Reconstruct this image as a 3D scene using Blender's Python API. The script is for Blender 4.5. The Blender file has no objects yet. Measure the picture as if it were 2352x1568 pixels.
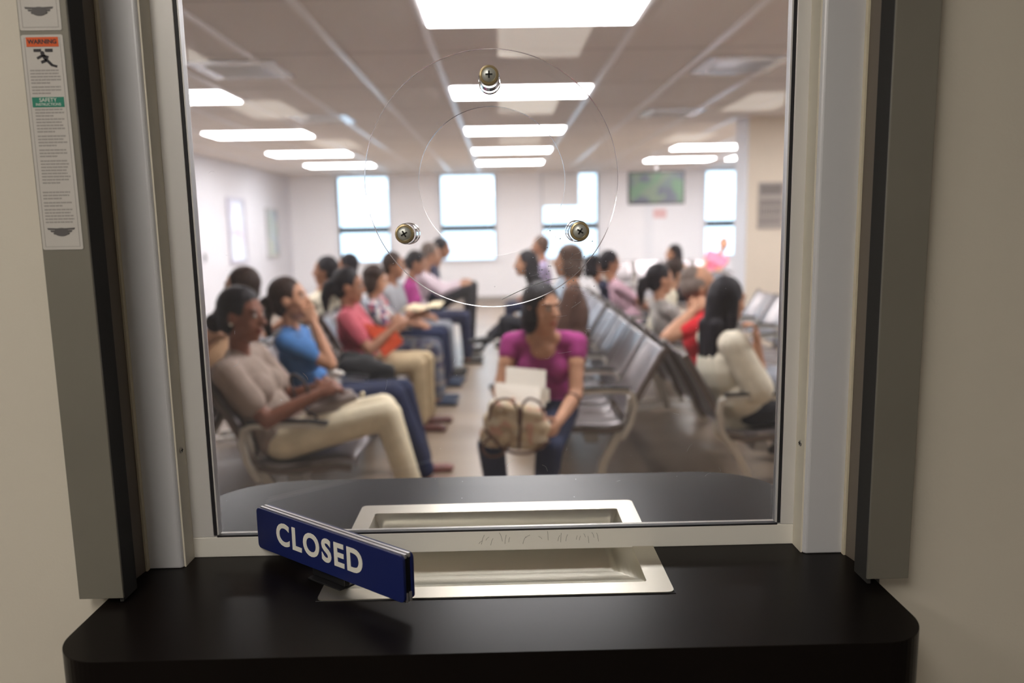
import bpy, bmesh, math, random
from mathutils import Vector, Matrix, Quaternion
random.seed(7)
PI = math.pi
S = bpy.context.scene
COL = S.collection

# ------------------------------------------------------------------ camera
W, H, F = 2352.0, 1568.0, 1790.0
CX, CY = W/2, H/2
CAMH = 1.60
def _cd(px, py): return Vector(((px-CX)/F, -(py-CY)/F, -1.0))
_y = _cd(1150, 520).normalized()                 # the way the room runs
_z = -_cd(1400, 12900)
_z = (_z - _y*_z.dot(_y)).normalized()
_x = _y.cross(_z).normalized()
RW = Matrix((_x, _y, _z))                        # camera -> world
cam_d = bpy.data.cameras.new('camera')
cam = bpy.data.objects.new('camera', cam_d); COL.objects.link(cam)
cam.matrix_world = Matrix.Translation((0, 0, CAMH)) @ RW.to_4x4()
cam_d.sensor_width = 36.0
cam_d.lens = F*36.0/W
cam_d.clip_start = 0.02; cam_d.clip_end = 200
cam_d.dof.use_dof = True
cam_d.dof.focus_distance = 0.99
cam_d.dof.aperture_fstop = 2.9
S.camera = cam
def U(px, py, Y=None, z=None, X=None):
    """room point seen at photo pixel px,py on the plane Y=, z= or X="""
    d = RW @ _cd(px, py)
    if Y is not None: t = Y/d.y
    elif z is not None: t = (z-CAMH)/d.z
    else: t = X/d.x
    return Vector((0, 0, CAMH)) + d*t

# ------------------------------------------------------------------ world, exposure
S.view_settings.view_transform = 'Standard'
S.view_settings.look = 'None'
S.view_settings.gamma = 1.0
S.view_settings.use_curve_mapping = False
S.view_settings.exposure = 0.08
S.cycles.use_denoising = True
S.cycles.max_bounces = 10
S.cycles.diffuse_bounces = 5
S.cycles.glossy_bounces = 4
S.cycles.transparent_max_bounces = 24
S.cycles.transmission_bounces = 8
S.cycles.caustics_reflective = False
S.cycles.caustics_refractive = False
S.cycles.sample_clamp_indirect = 6.0
wd = bpy.data.worlds.new('overcast_sky'); S.world = wd; wd.use_nodes = True
bg = wd.node_tree.nodes['Background']
bg.inputs[0].default_value = (0.58, 0.80, 1.0, 1)
bg.inputs[1].default_value = 3.2
SKY_FILL = True
LAMP_WAIT = 27.0     # radiance of the waiting room troffers
LAMP_OFF = 4.0
LAMP_FILL = 11.0       # radiance of the added office fill row

# ------------------------------------------------------------------ materials
MATS = {}
def mat(name, col=(.5,.5,.5), rough=.5, metal=0.0, spec=.5, emit=None, estr=0, trans=0, ior=1.45, var=0, vscale=20, bump=0, bscale=60, coat=0):
    if name in MATS: return MATS[name]
    m = bpy.data.materials.new(name); m.use_nodes = True
    nt = m.node_tree; b = nt.nodes['Principled BSDF']
    b.inputs['Base Color'].default_value = (*col, 1)
    b.inputs['Roughness'].default_value = rough
    b.inputs['Metallic'].default_value = metal
    b.inputs['Specular IOR Level'].default_value = spec
    b.inputs['Transmission Weight'].default_value = trans
    b.inputs['IOR'].default_value = ior
    b.inputs['Coat Weight'].default_value = coat
    if emit:
        b.inputs['Emission Color'].default_value = (*emit, 1)
        b.inputs['Emission Strength'].default_value = estr
    tc = nt.nodes.new('ShaderNodeTexCoord')
    if var:
        n = nt.nodes.new('ShaderNodeTexNoise'); n.inputs['Scale'].default_value = vscale; n.inputs['Detail'].default_value = 4
        nt.links.new(tc.outputs['Object'], n.inputs['Vector'])
        r = nt.nodes.new('ShaderNodeValToRGB')
        r.color_ramp.elements[0].position = .3; r.color_ramp.elements[1].position = .7
        r.color_ramp.elements[0].color = (*[c*(1-var) for c in col], 1)
        r.color_ramp.elements[1].color = (*[min(1, c*(1+var)) for c in col], 1)
        nt.links.new(n.outputs['Fac'], r.inputs['Fac']); nt.links.new(r.outputs['Color'], b.inputs['Base Color'])
    if bump:
        n2 = nt.nodes.new('ShaderNodeTexNoise'); n2.inputs['Scale'].default_value = bscale; n2.inputs['Detail'].default_value = 3
        nt.links.new(tc.outputs['Object'], n2.inputs['Vector'])
        bp = nt.nodes.new('ShaderNodeBump'); bp.inputs['Strength'].default_value = bump; bp.inputs['Distance'].default_value = .01
        nt.links.new(n2.outputs['Fac'], bp.inputs['Height']); nt.links.new(bp.outputs['Normal'], b.inputs['Normal'])
    MATS[name] = m
    return m
def brushed(name, col, rough=.35, axis=0, metal=1.0, amt=.25):
    """metal with fine brushing along one axis"""
    m = mat(name, col, rough, metal); nt = m.node_tree; b = nt.nodes['Principled BSDF']
    tc = nt.nodes['Texture Coordinate']; mp = nt.nodes.new('ShaderNodeMapping')
    sc = [900, 900, 900]; sc[axis] = 8
    mp.inputs['Scale'].default_value = sc
    n = nt.nodes.new('ShaderNodeTexNoise'); n.inputs['Scale'].default_value = 1.0; n.inputs['Detail'].default_value = 2
    nt.links.new(tc.outputs['Object'], mp.inputs['Vector']); nt.links.new(mp.outputs['Vector'], n.inputs['Vector'])
    mr = nt.nodes.new('ShaderNodeMapRange'); mr.inputs['To Min'].default_value = rough*(1-amt); mr.inputs['To Max'].default_value = rough*(1+amt)
    nt.links.new(n.outputs['Fac'], mr.inputs['Value']); nt.links.new(mr.outputs['Result'], b.inputs['Roughness'])
    bp = nt.nodes.new('ShaderNodeBump'); bp.inputs['Strength'].default_value = .05; bp.inputs['Distance'].default_value = .001
    nt.links.new(n.outputs['Fac'], bp.inputs['Height']); nt.links.new(bp.outputs['Normal'], b.inputs['Normal'])
    return m
def weave(name, c1, c2, scale=60, direction='Z', rough=.85, sharp=.5):
    """striped or printed cloth"""
    m = mat(name, c1, rough); nt = m.node_tree; b = nt.nodes['Principled BSDF']
    w = nt.nodes.new('ShaderNodeTexWave'); w.bands_direction = direction; w.inputs['Scale'].default_value = scale; w.inputs['Distortion'].default_value = .6
    nt.links.new(nt.nodes['Texture Coordinate'].outputs['Object'], w.inputs['Vector'])
    r = nt.nodes.new('ShaderNodeValToRGB'); r.color_ramp.elements[0].position = sharp-.08; r.color_ramp.elements[1].position = sharp+.08
    r.color_ramp.elements[0].color = (*c1, 1); r.color_ramp.elements[1].color = (*c2, 1)
    nt.links.new(w.outputs['Fac'], r.inputs['Fac']); nt.links.new(r.outputs['Color'], b.inputs['Base Color'])
    return m
def printed(name, cols, scale=18, rough=.85):
    """blotchy print of several colours"""
    m = mat(name, cols[0], rough); nt = m.node_tree; b = nt.nodes['Principled BSDF']
    v = nt.nodes.new('ShaderNodeTexVoronoi'); v.inputs['Scale'].default_value = scale
    nt.links.new(nt.nodes['Texture Coordinate'].outputs['Object'], v.inputs['Vector'])
    s = nt.nodes.new('ShaderNodeSeparateColor'); nt.links.new(v.outputs['Color'], s.inputs['Color'])
    r = nt.nodes.new('ShaderNodeValToRGB'); r.color_ramp.interpolation = 'CONSTANT'
    for i, c in enumerate(cols):
        e = r.color_ramp.elements[i] if i < 2 else r.color_ramp.elements.new(.9)
        e.position = i/len(cols); e.color = (*c, 1)
    nt.links.new(s.outputs[0], r.inputs['Fac']); nt.links.new(r.outputs['Color'], b.inputs['Base Color'])
    return m
def pane_mat(name, dust_veil=.03, tint=(1,1,1), speck=0.0, refl=1.0):
    """clear sheet: transparent, mirror-like at its fresnel, with a thin pale film for dust and veiling haze"""
    m = bpy.data.materials.new(name); m.use_nodes = True; nt = m.node_tree; nt.nodes.clear()
    out = nt.nodes.new('ShaderNodeOutputMaterial'); tr = nt.nodes.new('ShaderNodeBsdfTransparent'); tr.inputs[0].default_value = (*tint, 1)
    gl = nt.nodes.new('ShaderNodeBsdfGlossy'); gl.inputs['Roughness'].default_value = .006
    fr = nt.nodes.new('ShaderNodeFresnel'); fr.inputs['IOR'].default_value = 1.5
    mm = nt.nodes.new('ShaderNodeMath'); mm.operation = 'MULTIPLY'; mm.inputs[1].default_value = refl
    mx = nt.nodes.new('ShaderNodeMixShader')
    nt.links.new(fr.outputs[0], mm.inputs[0]); nt.links.new(mm.outputs[0], mx.inputs[0]); nt.links.new(tr.outputs[0], mx.inputs[1]); nt.links.new(gl.outputs[0], mx.inputs[2])
    di = nt.nodes.new('ShaderNodeBsdfTranslucent'); di.inputs[0].default_value = (.85,.87,.92, 1)  # pale film that lays a haze veil over the view along with dust
    df = nt.nodes.new('ShaderNodeBsdfDiffuse'); df.inputs[0].default_value = (.85,.85,.87, 1)
    m3 = nt.nodes.new('ShaderNodeMixShader'); m3.inputs[0].default_value = .35
    nt.links.new(di.outputs[0], m3.inputs[1]); nt.links.new(df.outputs[0], m3.inputs[2])
    m2 = nt.nodes.new('ShaderNodeMixShader')
    tc = nt.nodes.new('ShaderNodeTexCoord')
    n = nt.nodes.new('ShaderNodeTexNoise'); n.inputs['Scale'].default_value = 6; n.inputs['Detail'].default_value = 5
    mp = nt.nodes.new('ShaderNodeMapping'); mp.inputs['Scale'].default_value = (1.4, 1, .5)
    nt.links.new(tc.outputs['Object'], mp.inputs['Vector']); nt.links.new(mp.outputs['Vector'], n.inputs['Vector'])
    mr = nt.nodes.new('ShaderNodeMapRange'); mr.inputs['From Min'].default_value = .3; mr.inputs['From Max'].default_value = .75
    mr.inputs['To Min'].default_value = dust_veil*.6; mr.inputs['To Max'].default_value = dust_veil*1.5
    nt.links.new(n.outputs['Fac'], mr.inputs['Value'])
    nt.links.new(mr.outputs['Result'], m2.inputs[0])
    nt.links.new(mx.outputs[0], m2.inputs[1]); nt.links.new(m3.outputs[0], m2.inputs[2]); nt.links.new(m2.outputs[0], out.inputs[0])
    MATS[name] = m
    return m

# ------------------------------------------------------------------ mesh helpers
def link(name, bm, m, parent=None, smooth=False, bev=0, kind=None, autos=False):
    me = bpy.data.meshes.new(name)
    bmesh.ops.recalc_face_normals(bm, faces=bm.faces)
    bm.to_mesh(me); bm.free()
    ms = m if isinstance(m, (list, tuple)) else [m]
    for q in ms: me.materials.append(q)
    o = bpy.data.objects.new(name, me); COL.objects.link(o)
    if smooth:
        for p in me.polygons: p.use_smooth = True
    if parent is not None: o.parent = parent
    if bev:
        md = o.modifiers.new('bevel', 'BEVEL'); md.width = bev; md.segments = 2; md.limit_method = 'ANGLE'; md.angle_limit = .7
    if kind: o['kind'] = kind
    return o
def thing(name, label, cat, loc=(0,0,0), rz=0, group=None):
    o = bpy.data.objects.new(name, None); COL.objects.link(o); o.empty_display_size = .1
    o.location = loc; o.rotation_euler = (0,0,rz); tag(o, label, cat, group); return o
def tag(o, label, cat, group=None):
    o['label'] = label; o['category'] = cat
    if group: o['group'] = group
    return o
def box(bm, a, b, mi=0):
    x0,y0,z0 = a; x1,y1,z1 = b
    vs = [bm.verts.new(p) for p in ((x0,y0,z0),(x1,y0,z0),(x1,y1,z0),(x0,y1,z0),(x0,y0,z1),(x1,y0,z1),(x1,y1,z1),(x0,y1,z1))]
    for f in ((0,3,2,1),(4,5,6,7),(0,1,5,4),(1,2,6,5),(2,3,7,6),(3,0,4,7)):
        bm.faces.new([vs[i] for i in f]).material_index = mi
    return bm
def B(a, b): return box(bmesh.new(), a, b)
def prism(bm, pts, off):
    """closed outline pts (3D) swept by vector off"""
    off = Vector(off)
    a = [bm.verts.new(p) for p in pts]; b = [bm.verts.new(Vector(p)+off) for p in pts]
    n = len(pts)
    bm.faces.new(a); bm.faces.new(b[::-1])
    for i in range(n): bm.faces.new((a[i], b[i], b[(i+1)%n], a[(i+1)%n]))
    return bm
def holed(bm, outer, inner, off, rim=0):
    """plate between two outlines, swept by off"""
    off = Vector(off); eds = []; loops = []
    for pts in (outer, inner):
        vs = [bm.verts.new(p) for p in pts]
        es = [bm.edges.new((vs[i], vs[(i+1)%len(vs)])) for i in range(len(vs))]
        eds += es; loops.append(vs)
    r = bmesh.ops.triangle_fill(bm, edges=eds, use_beauty=True, use_dissolve=False)
    fs = [g for g in r['geom'] if isinstance(g, bmesh.types.BMFace)]
    mp = {v: bm.verts.new(v.co+off) for l in loops for v in l}
    for f in fs: bm.faces.new([mp[v] for v in reversed(f.verts)])
    for k, l in enumerate(loops):
        for i in range(len(l)):
            a, b = l[i], l[(i+1)%len(l)]
            bm.faces.new((a, b, mp[b], mp[a])).material_index = rim if k else 0
    return bm
def frame_of(d):
    d = Vector(d).normalized(); u = d.cross(Vector((0,0,1)))
    if u.length < 1e-3: u = d.cross(Vector((0,1,0)))
    u.normalize(); return u, d.cross(u).normalized(), d
def tube(bm, pts, r, n=10, closed=False, flat=1.0):
    """round tube through pts; r number or list"""
    pts = [Vector(p) for p in pts]; N = len(pts); rings = []
    up = None
    for i, p in enumerate(pts):
        if closed: t = pts[(i+1)%N]-pts[i-1]
        else: t = pts[min(i+1,N-1)]-pts[max(i-1,0)]
        t.normalize()
        if up is None: up, _, _ = frame_of(t)
        up = (up - t*up.dot(t))
        if up.length < 1e-5: up, _, _ = frame_of(t)
        up.normalize(); w = t.cross(up)
        rr = r[i] if isinstance(r, (list, tuple)) else r
        rings.append([bm.verts.new(p + up*math.cos(2*PI*k/n)*rr + w*math.sin(2*PI*k/n)*rr*flat) for k in range(n)])
    for i in range(N if closed else N-1):
        a, b = rings[i], rings[(i+1)%N]
        for k in range(n): bm.faces.new((a[k], a[(k+1)%n], b[(k+1)%n], b[k]))
    if not closed:
        bm.faces.new(rings[0][::-1]); bm.faces.new(rings[-1])
    return bm
def smoothpath(pts, k=6):
    """Catmull-Rom through pts"""
    P = [Vector(p) for p in pts]; P = [P[0]*2-P[1]] + P + [P[-1]*2-P[-2]]; out = []
    for i in range(1, len(P)-2):
        for j in range(k):
            t = j/k; a,b,c,d = P[i-1],P[i],P[i+1],P[i+2]
            out.append(.5*((2*b)+(c-a)*t+(2*a-5*b+4*c-d)*t*t+(3*b-a-3*c+d)*t**3))
    out.append(P[-2]); return out
def lathe(bm, prof, c, axis, n=32):
    """prof = [(radius, along)], about axis through c"""
    u, w, d = frame_of(axis); c = Vector(c); rings = []
    for r, h in prof:
        rings.append([bm.verts.new(c+d*h+(u*math.cos(2*PI*k/n)+w*math.sin(2*PI*k/n))*max(r,1e-5)) for k in range(n)])
    for a, b in zip(rings, rings[1:]):
        for k in range(n): bm.faces.new((a[k], a[(k+1)%n], b[(k+1)%n], b[k]))
    bm.faces.new(rings[0][::-1]); bm.faces.new(rings[-1])
    return bm
def rrect(x0, y0, x1, y1, r, n=6):
    out = []
    for cx, cy, a0 in ((x1-r,y1-r,0),(x0+r,y1-r,90),(x0+r,y0+r,180),(x1-r,y0+r,270)):
        for k in range(n+1):
            a = math.radians(a0+90*k/n); out.append((cx+r*math.cos(a), cy+r*math.sin(a)))
    return out
def text_mesh(name, body, size, m, parent, loc, xdir, ydir, width=None, offset=0, ext=.0004, space=1.0):
    cu = bpy.data.curves.new(name, 'FONT'); cu.body = body; cu.size = size; cu.align_x = 'CENTER'; cu.align_y = 'CENTER'
    cu.offset = offset; cu.space_character = space; cu.extrude = ext; cu.resolution_u = 5
    t = bpy.data.objects.new(name, cu); COL.objects.link(t)
    dg = bpy.context.evaluated_depsgraph_get(); me = bpy.data.meshes.new_from_object(t.evaluated_get(dg))
    bpy.data.objects.remove(t); bpy.data.curves.remove(cu)
    if width:
        xs = [v.co.x for v in me.vertices]; s = width/(max(xs)-min(xs))
        for v in me.vertices: v.co.x *= s
    X = Vector(xdir).normalized(); Yv = Vector(ydir).normalized(); Z = X.cross(Yv)
    M = Matrix.Translation(loc) @ Matrix((X,Yv,Z)).transposed().to_4x4()
    me.transform(M); me.materials.clear(); me.materials.append(m)
    o = bpy.data.objects.new(name, me); COL.objects.link(o); o.parent = parent
    return o
def copy_tree(o, parent=None):
    c = o.copy(); COL.objects.link(c); c.parent = parent
    for ch in list(o.children): copy_tree(ch, c)
    return c

# ================================================================== THE SETTING
WALLN, GLY, WALLF = .885, 1.00, 1.10          # office face of the wall, glass, waiting-room face
CT = U(1250, 1235, Y=GLY).z - .012            # counter top height
CEIL = 2.745
M_wallo = mat('office_wall_paint', (.60,.565,.50), .75, var=.03, vscale=3, bump=.05, bscale=300)
M_wallw = mat('white_wall_paint', (.72,.72,.765), .7, var=.02, vscale=2)
M_beige = mat('beige_wall_paint', (.80,.70,.58), .7, var=.03, vscale=2)
M_ceil = mat('ceiling_tile', (.90,.87,.84), .85, var=.05, vscale=90, bump=.2, bscale=200)
M_tbar = mat('white_enamel', (.95,.95,.97), .3)
M_white = mat('window_white', (.85,.86,.9), .45)

# floor of pale wood-look planks running across
M_floor = mat('plank_floor', (.36,.27,.19), .32); nt = M_floor.node_tree; b = nt.nodes['Principled BSDF']
br = nt.nodes.new('ShaderNodeTexBrick'); br.inputs['Scale'].default_value = 1.0
br.inputs['Brick Width'].default_value = 1.25; br.inputs['Row Height'].default_value = .2; br.inputs['Mortar Size'].default_value = .002
br.inputs['Color1'].default_value = (.345,.26,.185,1); br.inputs['Color2'].default_value = (.275,.20,.14,1); br.inputs['Mortar'].default_value = (.2,.15,.1,1)
nt.links.new(nt.nodes['Texture Coordinate'].outputs['Object'], br.inputs['Vector'])
nz = nt.nodes.new('ShaderNodeTexNoise'); nz.inputs['Scale'].default_value = 3; nz.inputs['Detail'].default_value = 6
mp = nt.nodes.new('ShaderNodeMapping'); mp.inputs['Scale'].default_value = (1, 14, 1)
nt.links.new(nt.nodes['Texture Coordinate'].outputs['Object'], mp.inputs['Vector']); nt.links.new(mp.outputs['Vector'], nz.inputs['Vector'])
mxc = nt.nodes.new('ShaderNodeMix'); mxc.data_type = 'RGBA'; mxc.blend_type = 'MULTIPLY'; mxc.inputs['Factor'].default_value = .35
nt.links.new(br.outputs['Color'], mxc.inputs[6]); nt.links.new(nz.outputs['Fac'], mxc.inputs[7]); nt.links.new(mxc.outputs[2], b.inputs['Base Color'])

XL, XR, YF = -4.5, 5.2, 17.0
link('floor', B((XL-.2, WALLF-.3, -.1), (XR+.2, YF+.2, 0)), M_floor, kind='structure')
M_carpet = mat('office_carpet', (.20,.18,.16), .95, var=.2, vscale=200)
link('floor_office', B((-4.2, -11, -.1), (4.2, WALLN-.085, 0)), M_carpet, kind='structure')
link('ceiling', B((XL-.2, WALLF-.12, CEIL), (XR+.2, YF+.2, CEIL+.1)), M_ceil, kind='structure')
link('ceiling_office', B((-4.2, -11, CEIL), (4.2, WALLN+.07, CEIL+.1)), M_ceil, kind='structure')
link('wall_left', B((XL-.15, WALLF, 0), (XL, YF, CEIL)), M_wallw, kind='structure')
link('wall_right', B((XR, WALLF, 0), (XR+.15, 8.8, CEIL)), M_wallw, kind='structure')
link('wall_office_left', B((-4.2, -11, 0), (-4.1, WALLN, CEIL)), M_wallo, kind='structure')
link('wall_office_right', B((4.1, -11, 0), (4.2, WALLN, CEIL)), M_wallo, kind='structure')
link('wall_office_back', B((-4.2, -11.1, 0), (4.2, -11, CEIL)), M_wallo, kind='structure')

# opening in the wall between office and waiting room
OXL, OXR = -.475, .450
OTOP = 2.32
bm = bmesh.new()
box(bm, (-4.2, WALLN, 0), (OXL, WALLF, CEIL)); box(bm, (OXR, WALLN, 0), (4.2, WALLF, CEIL))
box(bm, (OXL, WALLN, 0), (OXR, WALLF, CT-.05)); box(bm, (OXL, WALLN, OTOP), (OXR, WALLF, CEIL))
link('wall_front', bm, M_wallo, kind='structure')
bm = bmesh.new(); box(bm, (4.2, WALLN+.05, 0), (XR+.15, WALLF, CEIL)); box(bm, (XL-.15, WALLN+.05, 0), (-4.2, WALLF, CEIL))
link('wall_front_side', bm, M_wallo, kind='structure')

# beige cross wall on the right of the waiting room, its end face whitened to stand in for window light
PWY = 8.8; PX0 = U(1713, 600, Y=PWY).x
link('wall_beige', B((PX0, PWY, 0), (XR+.15, PWY+.30, CEIL)), M_beige, kind='structure')
link('trim_1', B((PX0-.02, PWY+.005, 0), (PX0, PWY+.42, CEIL)), M_white, kind='structure')
link('wall_far_right', B((XR, PWY+.3, 0), (XR+.15, YF, CEIL)), M_wallw, kind='structure')

# far wall with its windows
def wx(px): return U(px, 500, Y=YF).x
wins = [(wx(776), wx(894)), (wx(1012), wx(1138)), (wx(1246), wx(1374)), (wx(1620), wx(1742))]
WZ0 = U(1075, 596, Y=YF).z; WZ1 = U(1075, 402, Y=YF).z
bm = bmesh.new(); x = XL-.15
for a, b_ in wins:
    box(bm, (x, YF, 0), (a, YF+.25, CEIL)); box(bm, (a, YF, 0), (b_, YF+.25, WZ0)); box(bm, (a, YF, WZ1), (b_, YF+.25, CEIL)); x = b_
box(bm, (x, YF, 0), (XR+.15, YF+.25, CEIL))
M_wallf = mat('far_wall_white_glare', (.92,.92,.95), .6)  # same white paint as the left wall, lightened to carry window glare
link('wall_far', bm, M_wallf, kind='structure')
M_rail = mat('bronze_sash', (.05,.055,.06), .4)
M_wpane = pane_mat('window_glass', dust_veil=.01)
zr = U(1075, 524, Y=YF).z
M_shade = mat('roller_shade_cloth', (.90,.90,.92), .8)
for i, (a, b_) in enumerate(wins):
    w = bpy.data.objects.new('window_%d' % (i+1), None); COL.objects.link(w); w['kind'] = 'structure'; w.location = ((a+b_)/2, YF, WZ0)
    bm = bmesh.new(); o = w.location; t = .05
    def bb(p, q): box(bm, Vector(p)-o, Vector(q)-o)
    bb((a-.09, YF-.025, WZ0-.04), (a, YF+.12, WZ1+.05)); bb((b_, YF-.025, WZ0-.04), (b_+.09, YF+.12, WZ1+.05))
    bb((a, YF-.025, WZ1), (b_, YF+.12, WZ1+.05)); bb((a, YF-.07, WZ0-.04), (b_, YF+.12, WZ0))
    link('window_frame', bm, M_white, w)
    bm = bmesh.new(); bb((a, YF+.06, zr-.065), (b_, YF+.11, zr+.07))
    bb((a, YF+.06, WZ0), (a+.025, YF+.11, WZ1)); bb((b_-.025, YF+.06, WZ0), (b_, YF+.11, WZ1))
    link('sash', bm, M_rail, w)
    bm = bmesh.new(); bb((a+.025, YF+.08, WZ0), (b_-.025, YF+.086, WZ1)); link('window_pane', bm, M_wpane, w)
    if i == 2:
        zs = U(1290, 470, Y=YF).z; xs = a + (b_-a)*.66
        bm = bmesh.new(); bb((a+.01, YF+.02, zs), (xs, YF+.028, WZ1)); bb((a+.01, YF+.015, zs-.03), (xs, YF+.033, zs))
        link('roller_shade', bm, M_shade, w)
    ld = bpy.data.lights.new('daylight_portal', 'AREA'); ld.shape = 'RECTANGLE'; ld.size = b_-a; ld.size_y = WZ1-WZ0
    ld.cycles.is_portal = True
    lo = bpy.data.objects.new('daylight_portal', ld); COL.objects.link(lo); lo.location = ((a+b_)/2, YF+.2, (WZ0+WZ1)/2); lo.rotation_euler = (-PI/2, 0, 0)
link('trim_2', B((wx(1478), YF-.03, 0), (wx(1500), YF-.005, CEIL)), M_white, kind='structure')
link('baseboard_left', B((XL, WALLF, 0), (XL+.015, YF, .1)), mat('baseboard_grey', (.35,.32,.3), .6), kind='structure')
link('baseboard_far', B((XL+.02, YF-.015, 0), (XR, YF, .1)), mat('baseboard_grey'), kind='structure')

# ceiling grid
LX0 = U(979, 66, z=CEIL).x; LX1 = U(1452, 62, z=CEIL).x; LC = (LX0+LX1)/2
LX0, LX1 = LC-.61, LC+.61
bm = bmesh.new()
for k in (-7,-6,-5,-4,-3,-2,-1,1,2,3,4,5,6,7):
    x = LC + k*.61
    if XL < x < XR: box(bm, (x-.024, WALLF, CEIL-.008), (x+.024, YF, CEIL-.0005))
link('trim_3', bm, M_tbar, kind='structure')
bm = bmesh.new(); y = 1.69
while y < YF:
    box(bm, (XL, y-.010, CEIL-.003), (XR, y+.010, CEIL-.0005)); y += 1.22
M_tb2 = mat('ceiling_cross_tee', (.68,.65,.63), .6)
link('trim_4', bm, M_tb2, kind='structure')

# troffers
M_lamp = mat('troffer_diffuser_cool', (.9,.9,.9), .5, emit=(.99,.97,.975), estr=LAMP_WAIT)
M_lampo = mat('troffer_diffuser_office', (.9,.9,.9), .5, emit=(1.0,.92,.80), estr=LAMP_OFF)
def troffer(x0, y0, x1, y1, m, label, group):
    t = thing('ceiling_light', label, 'ceiling light', ((x0+x1)/2, (y0+y1)/2, CEIL), 0, group)
    w, d = (x1-x0)/2, (y1-y0)/2
    bm = bmesh.new(); holed(bm, [(-w,-d,-.012),(w,-d,-.012),(w,d,-.012),(-w,d,-.012)], [(-w+.03,-d+.03,-.012),(w-.03,-d+.03,-.012),(w-.03,d-.03,-.012),(-w+.03,d-.03,-.012)], (0,0,.011))
    link('frame', bm, M_tbar, t)
    link('diffuser', B((-w+.03,-d+.03,-.018 if m is M_lamp else -.008), (w-.03,d-.03,-.002)), m, t)
rows = [4.06, 6.60, 9.30, 11.80, 14.05]
nm = ['nearest', 'second', 'third', 'fourth', 'farthest']
for n_, y in zip(nm, rows):
    troffer(LX0, y, LX1, y+.61, M_lamp, f'bright rectangular ceiling light, {n_} of the middle line over the aisle', 'ceiling lights over the aisle')
for n_, y in zip(['nearest', 'second', 'third', 'farthest'], rows[1:]):
    troffer(LC-3.66, y, LC-2.44, y+.61, M_lamp, f'bright rectangular ceiling light, {n_} of the left line by the white wall', 'ceiling lights on the left')
for n_, y in zip(['nearer', 'farther'], rows[3:]):
    troffer(LC+2.44, y, LC+3.66, y+.61, M_lamp, f'bright rectangular ceiling light beyond the wall end, {n_} of the right pair', 'ceiling lights on the right')
for y in (9.5, 11.45, 13.89): troffer(LC+3.9, y, LC+5.12-.2, y+.61, M_lamp, 'added fill light hidden behind the beige wall on the right', 'added fill lights behind the beige wall')  # unseen lamps added to brighten the far wall
for y in rows[:2]: troffer(LC+2.44, y, LC+3.66, y+.61, M_lamp, 'added fill light in front of the beige wall, out of sight at the right', 'added fill lights before the beige wall')  # out-of-view lamps added to light the beige wall
M_fill = mat('office_fill_diffuser', (.9,.9,.9), .5, emit=(1.0,.92,.80), estr=LAMP_FILL)  # for unseen lamps added to brighten the office side of the hatch
for X0 in (-2.2, .28, 2.55):
    if X0 < 2: troffer(X0-.305-(.9 if X0 > 0 else 0), -1.2, X0+.305-(.9 if X0 > 0 else 0), .02, M_fill, 'added unseen office fill light above and behind the viewer', 'added office fill lights by the hatch')
    for y in (-2.96, -5.7, -8.8):
        troffer(X0-.305, y-.61, X0+.305, y+.61, M_lampo, 'recessed office ceiling light behind the window, seen as a reflection', 'office ceiling lights')
# air vents
M_vent = mat('vent_white', (.82,.88,.95), .22, metal=.3); M_dark = mat('dark_gap', (.03,.03,.03), .8); M_vback = mat('vent_backing', (.30,.33,.37), .6)
def vent(c, label, s=.30):
    t = thing('air_vent', label, 'air vent', (c.x, c.y, CEIL), 0, 'ceiling air vents')
    bm = bmesh.new()
    holed(bm, [(-s,-s,-.01),(s,-s,-.01),(s,s,-.01),(-s,s,-.01)], [(-s+.1,-s+.1,-.016),(s-.1,-s+.1,-.016),(s-.1,s-.1,-.016),(-s+.1,s-.1,-.016)], (0,0,.006))
    link('frame', bm, M_vent, t)
    link('backing', B((-s+.08,-s+.08,-.004),(s-.08,s-.08,-.001)), M_vback, t)
    bm = bmesh.new()
    for k in range(6):
        yy = -s+.12+k*(2*s-.24)/5
        prism(bm, [(-s+.1,yy-.016,-.004),(-s+.1,yy-.012,-.004),(-s+.1,yy+.02,-.024),(-s+.1,yy+.016,-.026)], (2*s-.2,0,0))
    link('louvers', bm, M_vent, t)
vent(U(1700, 148, z=CEIL), 'square louvred ceiling vent at the upper right')
vent(U(555, 158, z=CEIL), 'square bluish ceiling vent at the upper left')
vent(U(740, 272, z=CEIL), 'smaller looking ceiling vent left of the aisle lights, behind the first')
vent(U(1540, 258, z=CEIL), 'dim ceiling vent right of the aisle lights')

# ================================================================== THE HATCH
M_alu = brushed('satin_aluminium', (.80,.79,.80), .4, axis=2, metal=.25)
M_alux = brushed('satin_aluminium_rail', (.95,.93,.89), .4, axis=0, metal=.15)
M_jamb = mat('jamb_cream', (.80,.76,.66), .42, var=.02, vscale=4)  # warm tint for the inner lining; the face has a cooler one
M_frameb = mat('frame_silver', (.76,.77,.83), .38, metal=.2)
M_gasket = mat('black_gasket', (.02,.02,.025), .5)
M_guide = mat('shutter_guide_grey', (.20,.19,.165), .42, metal=.2, var=.04, vscale=8)
M_brown = mat('shutter_track_brown', (.17,.145,.12), .5)
TOPZ = OTOP
GL, GR = -.3840, .3615
ZT = OTOP
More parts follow.
